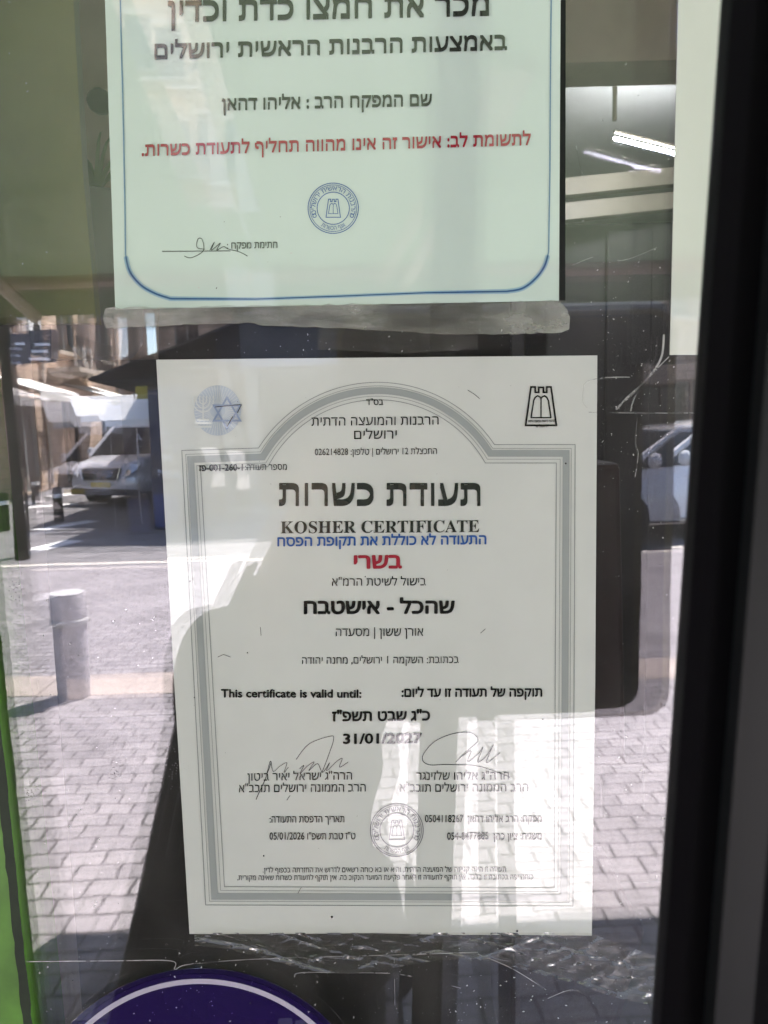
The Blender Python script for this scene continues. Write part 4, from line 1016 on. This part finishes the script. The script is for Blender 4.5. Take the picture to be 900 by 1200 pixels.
van = car('passenger_van', 'silver passenger van with yellow plate facing the shop in the street', M['silver'], 5.1, 1.92,
          [(-.02, .42, .62, .70, .66), (.04, .32, .88, .84, .74), (.22, .27, 1.0, .92, .80), (.55, .25, 1.07, .95, .84), (.95, .24, 1.14, .96, .88), (1.3, .23, 1.16, .96, .90), (3.0, .23, 1.16, .96, .91), (4.7, .23, 1.16, .95, .90), (5.05, .28, 1.14, .93, .88), (5.12, .36, 1.05, .88, .80)],
          [(.80, 1.10), (1.62, 1.78), (4.85, 1.80), (5.06, 1.12)], (.98, 4.05), .34, (.52, .62, .86, .06), (.74, .80, .0), .50, 1.92)
van.scale = (1.08, 1.08, 1.08); p = street(124, 594, -.111); van.location = (p.x, p.y, -.111); van.rotation_euler = (0, 0, R(17))
m = MB(); m.box((-.16, -1.55, 1.91), (.16, -1.40, 1.955)); m.build('roof_light', M['red'], van)
van2 = car('parked_car', 'white car parked by the kerb at the right, its wing and wheel reflected', M['white_car'], 4.3, 1.8,
          [(-.02, .40, .62, .66, .60), (.05, .30, .80, .80, .70), (.3, .25, .93, .88, .76), (.9, .23, 1.02, .90, .80), (1.3, .22, 1.06, .90, .84), (3.2, .22, 1.06, .90, .85), (4.1, .25, 1.05, .87, .82), (4.3, .34, .98, .80, .74)],
          [(.95, .99), (1.75, 1.50), (3.6, 1.50), (4.2, 1.04)], (.85, 3.45), .33, (.42, .58, .74, .05), (.68, .70, .0), .46, 1.60)
van2.scale = (1.16, 1.16, 1.16); p = street(674, 640, -.111); van2.location = (p.x, p.y - .95, -.111); van2.rotation_euler = (0, 0, R(82))

# ------------------------------------------------------------------ buildings across the street
def facade(name, label, origin, along, normal, length, height, storeys, bays, wallm, cat='building', depth=6, balcony=True):
    """stone house; 'along' runs along the visible face, 'normal' looks out of it"""
    o = Vector(origin); A = Vector(along).normalized(); N = Vector(normal).normalized(); Z = Vector((0, 0, 1))
    root = empty(name, o, label, cat)
    sh = height / storeys; bw = length / bays
    ww, wh = bw * .42, sh * .55
    wall = MB(); rec = .22
    # wall face as a grid with window openings
    for i in range(bays):
        for s in range(storeys):
            x0, x1 = i * bw, (i + 1) * bw; z0, z1 = s * sh, (s + 1) * sh
            wx0, wx1 = x0 + (bw - ww) / 2, x1 - (bw - ww) / 2; wz0 = z0 + sh * .22; wz1 = wz0 + wh
            if s == 0: wz0 = z0 + .05; wz1 = z0 + sh * .78
            for (a, b, c, d) in ((x0, x1, z0, wz0), (x0, x1, wz1, z1), (x0, wx0, wz0, wz1), (wx1, x1, wz0, wz1)):
                wall.add([o + A*a + Z*c, o + A*b + Z*c, o + A*b + Z*d, o + A*a + Z*d], [(0, 1, 2, 3)])
            for (a, c, b, d) in ((wx0, wz0, wx1, wz0), (wx0, wz1, wx1, wz1), (wx0, wz0, wx0, wz1), (wx1, wz0, wx1, wz1)):
                wall.add([o + A*a + Z*c, o + A*b + Z*d, o + A*b + Z*d - N*rec, o + A*a + Z*c - N*rec], [(0, 1, 2, 3)])
            f = MB()
            bx = lambda mb, a, b, c, d, n0, n1: mb.prism([o + A*a + Z*c + N*n0, o + A*b + Z*c + N*n0, o + A*b + Z*d + N*n0, o + A*a + Z*d + N*n0], N * (n1 - n0))
            t = .07
            bx(f, wx0, wx0 + t, wz0, wz1, -.18, -.08); bx(f, wx1 - t, wx1, wz0, wz1, -.18, -.08); bx(f, wx0 + t, wx1 - t, wz1 - t, wz1, -.18, -.08); bx(f, wx0 + t, wx1 - t, wz0, wz0 + t, -.18, -.08)
            bx(f, (wx0 + wx1) / 2 - .03, (wx0 + wx1) / 2 + .03, wz0 + t, wz1 - t, -.178, -.085)
            fo = f.build('window' if s else 'shop_door', M['shutter'] if (i + s) % 3 else M['wood'], root)
            g = MB(); bx(g, wx0 + t * .5, wx1 - t * .5, wz0 + t * .5, wz1 - t * .5, -.16, -.15); g.build('pane', M['glass_dark'], fo)
            if s:
                g = MB(); bx(g, wx0 - .08, wx1 + .08, wz0 - .12, wz0 - .003, 0.002, .12); g.build('sill', M['stone_trim'], fo)
                g = MB(); bx(g, wx0 - .12, wx1 + .12, wz1 + .003, wz1 + .22, 0.002, .06); g.build('lintel', M['stone_trim'], fo)
                if balcony and (i + s) % 2 == 0:
                    g = MB(); bx(g, x0 + .1, x1 - .1, z0 + .05, z0 + .2, .003, 1.0); bo = g.build('balcony', M['stone_trim'], root)
                    g = MB()
                    bx(g, x0 + .1, x1 - .1, z0 + 1.1, z0 + 1.15, .95, 1.0)
                    q = x0 + .1
                    while q < x1 - .1: bx(g, q, q + .025, z0 + .2, z0 + 1.1, .96, .985); q += .14
                    g.build('railing', M['rail'], bo)
    # other faces of the block
    c = [o, o + A * length, o + A * length - N * depth, o - N * depth]; H = Z * height
    for a, b in ((1, 2), (2, 3), (3, 0)): wall.add([c[a], c[b], c[b] + H, c[a] + H], [(0, 1, 2, 3)])
    wall.build('wall', wallm, root)
    g = MB(); g.prism([c[0] + H + N*.25 - A*.2, c[1] + H + N*.25 + A*.2, c[2] + H + A*.2, c[3] + H - A*.2], Z * .35); g.build('cornice', M['stone_trim'], root)
    return root, o, A, N
left, o, A, N = facade('stone_house', 'beige limestone house with balconies along the left side of the street', (-10.4, -13.5, -.11), (0, -1, 0), (1, 0, 0), 21, 14.5, 4, 6, M['stone'])
facade('stone_house', 'tall beige limestone house closing the far end of the street', (-11, -38, -.11), (1, 0, 0), (0, 1, 0), 24, 21.5, 5, 8, M['stone_x'])
facade('stone_house', 'broad limestone house across the road at the right', (7.0, -21, -.11), (1, 0, 0), (0, 1, 0), 22, 11, 3, 7, M['stone_x'])
facade('stone_house', 'limestone house at the far left beyond the sign pole', (-30, -12, -.11), (1, 0, 0), (0, 1, 0), 19.4, 12, 3, 6, M['stone_x'])
# air conditioners, pipes and cables on the left house
src = None
for i, (yy, zz, lab) in enumerate(((-18.2, 4.1, 'white air conditioner on the left house, lower and nearer one'), (-22.5, 4.4, 'white air conditioner on the left house near the first balcony'), (-26.5, 3.9, 'white air conditioner low on the left house, farthest one'), (-24.4, 7.8, 'white air conditioner on the second floor of the left house'))):
    p = Vector((-10.4, yy, zz))
    if src is None:
        src = empty('air_conditioner', p, lab, 'air conditioner', 'air conditioners on the stone house')
        m = MB(); m.box(p + Vector((.06, -.42, 0)), p + Vector((.40, .42, .6))); m.build('casing', M['white_paint'], src, bevel=.02)
        m = MB(); m.lathe(p + Vector((.405, -.1, .3)), [(.23, -.004), (.23, .008), (.05, .012)], 20, axis='x'); m.build('fan_grille', M['rail'], src, smooth=True)
        m = MB()
        for sy in (-.3, .3): m.box(p + Vector((.003, sy - .02, -.05)), p + Vector((.40, sy + .02, -.003)))
        m.build('bracket', M['steel'], src)
    else: c = copy_tree(src); c.location = p; c['label'] = lab
for i, (yy, lab) in enumerate(((-16.8, 'pale drain pipe nearest on the left stone house'), (-23.6, 'pale drain pipe in the middle of the left stone house'), (-30.4, 'pale drain pipe farthest along the left stone house'))):
    m = MB(); m.tube([(-10.33, yy, .05), (-10.33, yy, 12)], .055, 8); tag(m.build('drain_pipe', M['stone_trim'], None, smooth=True), lab, 'pipe', 'drain pipes on the stone house')
for i, (a, b, sag, lab) in enumerate((((-10.3, -17, 5.6), (-2.75, -16.5, 5.0), .6, 'black cable sagging across the street, lower one'), ((-10.3, -22, 7.4), (-2.75, -18, 7.0), .8, 'black cable sagging across the street, upper one'))):
    a, b = Vector(a), Vector(b); m = MB(); m.tube([a.lerp(b, t / 12) - Vector((0, 0, sag * 4 * (t / 12) * (1 - t / 12))) for t in range(13)], .018, 6)
    tag(m.build('overhead_cable', M['rail']), lab, 'cable')

for i, (yy, lab) in enumerate(((-16.5, 'white slanted shop awning on the left stone house, nearest one'), (-21.5, 'white slanted shop awning on the left stone house, middle one'), (-26.6, 'white slanted shop awning on the left stone house, farthest one'))):
    q = empty('white_awning', (-10.4, yy, 2.9), lab, 'awning', 'white awnings on the stone house')
    m = MB(); m.prism([(-10.397, yy - 1.3, 3.25), (-10.397, yy + 1.3, 3.25), (-9.0, yy + 1.3, 2.8), (-9.0, yy - 1.3, 2.8)], (0, 0, .03)); m.build('canvas', M['canvas'], q)
    m = MB(); m.box((-9.0, yy - 1.3, 2.58), (-8.97, yy + 1.3, 2.83)); m.build('valance', M['canvas'], q)
    m = MB()
    for sy in (-1.2, 1.2): m.tube([(-10.39, yy + sy, 2.7), (-9.02, yy + sy, 2.79)], .02, 6)
    m.build('arm', M['rail'], q)

def corner_shop():
    x0, x1, y0, y1, h = -2.7, 5.6, -24.5, -15.2, 8.4
    r = empty('corner_building', (x0, y0, -.11), 'dark fronted corner building across the road with fascia board', 'building')
    m = MB(); m.box((x0, y1 - 9, -.11), (x1, y1, h)); m.build('wall', M['plaster'], r)
    m = MB(); m.box((x0 - .05, y1 + .003, 3.05), (x1 + .05, y1 + .16, 3.95)); f = m.build('fascia', M['fascia'], r)
    m = MB(); m.box((x0 - .06, y1 + .003, 2.93), (x1 + .06, y1 + .2, 3.04)); m.build('trim', M['trim_blue'], f)
    m = MB(); m.box((x0 - .05, y1 - 9, 3.05), (x0 - .003, y1, 3.95)); m.build('side_fascia', M['fascia'], f)
    for i in range(4):
        a = x0 + .25 + i * 2.05; m = MB(); m.box((a, y1 + .004, .1), (a + 1.75, y1 + .06, 2.85)); w_ = m.build('shop_window', M['rail'], r)
        m = MB(); m.box((a + .08, y1 + .062, .2), (a + 1.67, y1 + .07, 2.77)); m.build('pane', M['glass_dark'], w_)
        m = MB(); m.box((a + .3, y1 + .003, 5.0), (a + 1.6, y1 + .05, 7.2)); w_ = m.build('window', M['stone_trim'], r)
        m = MB(); m.box((a + .4, y1 + .052, 5.1), (a + 1.5, y1 + .06, 7.1)); m.build('pane', M['glass_dark'], w_)
    # black awning on the street side, white awnings under it, small yellow sign
    a = empty('black_awning', (x0, -17, 2.9), 'black sloping shop awning on the side of the corner building', 'awning')
    m = MB(); m.prism([(x0 - .003, -15.4, 3.9), (x0 - .003, -21, 3.9), (x0 - 3.4, -21, 2.55), (x0 - 3.2, -15.4, 2.75)], (0, 0, .05)); m.build('cloth', M['awning_dark'], a)
    for yy in (-15.5, -18.2, -20.9):
        m = MB(); m.tube([(x0 - .02, yy, 2.7), (x0 - 3.1, yy, 2.74)], .025, 6); m.build('arm', M['rail'], a)
    for i, (px, D_, lab) in enumerate(((128, 15.4, 'white canvas valance under the black awning, left one'), (157, 14.9, 'white canvas valance under the black awning, right one'))):
        c = mirrored(px, 474 + i * 5, D_)
        m = MB(); m.prism([c + Vector((-.72, .1, .16)), c + Vector((.6, .1, .16)), c + Vector((.6, .4, -.22)), c + Vector((-.48, .4, -.22))], (0, -.04, .01))
        q = empty('white_parasol', c, lab, 'parasol', 'white canvas shades by the corner building'); m.build('canvas', M['canvas'], q)
        m = MB(); m.box(c + Vector((-.40, .37, -.34)), c + Vector((.60, .41, -.225))); m.build('valance', M['canvas'], q)
        m = MB(); m.tube([(c.x + .57, c.y + .15, -.11), (c.x + .57, c.y + .15, c.z + .2)], .013, 8); m.build('pole', M['steel'], q)
    c = mirrored(166, 464, 15.9)
    m = MB(); m.box(c + Vector((-.11, -.03, -.18)), c + Vector((.11, .0, .18)))
    tag(m.build('yellow_sign', M['yellow_sign']), 'small yellow sign hanging beside the white canvas shade', 'sign')
    # cash machine kiosk; its lettering reads normally from the pavement
    kx0, kx1, ky, kz = -4.30, -3.1, -13.9, 2.45
    k = empty('cash_machine', ((kx0 + kx1) / 2, ky, -.11), 'dark navy cash machine kiosk lettered ATM beside the van', 'cash machine')
    m = MB(); m.box((kx0, ky - .7, -.11), (kx1, ky, kz)); m.build('cabinet', M['kiosk'], k, bevel=.03)
    m = MB(); m.box((kx0 + .5, ky + .003, .95), (kx0 + .95, ky + .02, 1.35)); m.build('screen', M['glass_dark'], k)
    m = MB(); m.box((kx0 + .04, ky + .003, -.05), (kx0 + .42, ky + .012, .55)); m.build('blue_panel', M['sign_blue'], k)
    def letters(s, cx, cz, h, mirror_w=None):
        vs, fs = glyphs(s, 0); a = min(v.x for v in vs); b = max(v.x for v in vs); sc = h / .69; mb = MB()
        mb.add([Vector((cx - (v.x - (a + b) / 2) * sc, ky + .008, cz + v.y * sc)) for v in vs], fs); return mb
    letters('ATM', kx0 + .32, .86, .13).build('lettering', M['sign_white'], k)
    for i, ch in enumerate('ATM'): letters(ch, kx0 + .30, 1.62 - i * .24, .15).build('lettering', M['sign_white'], k)
corner_shop()
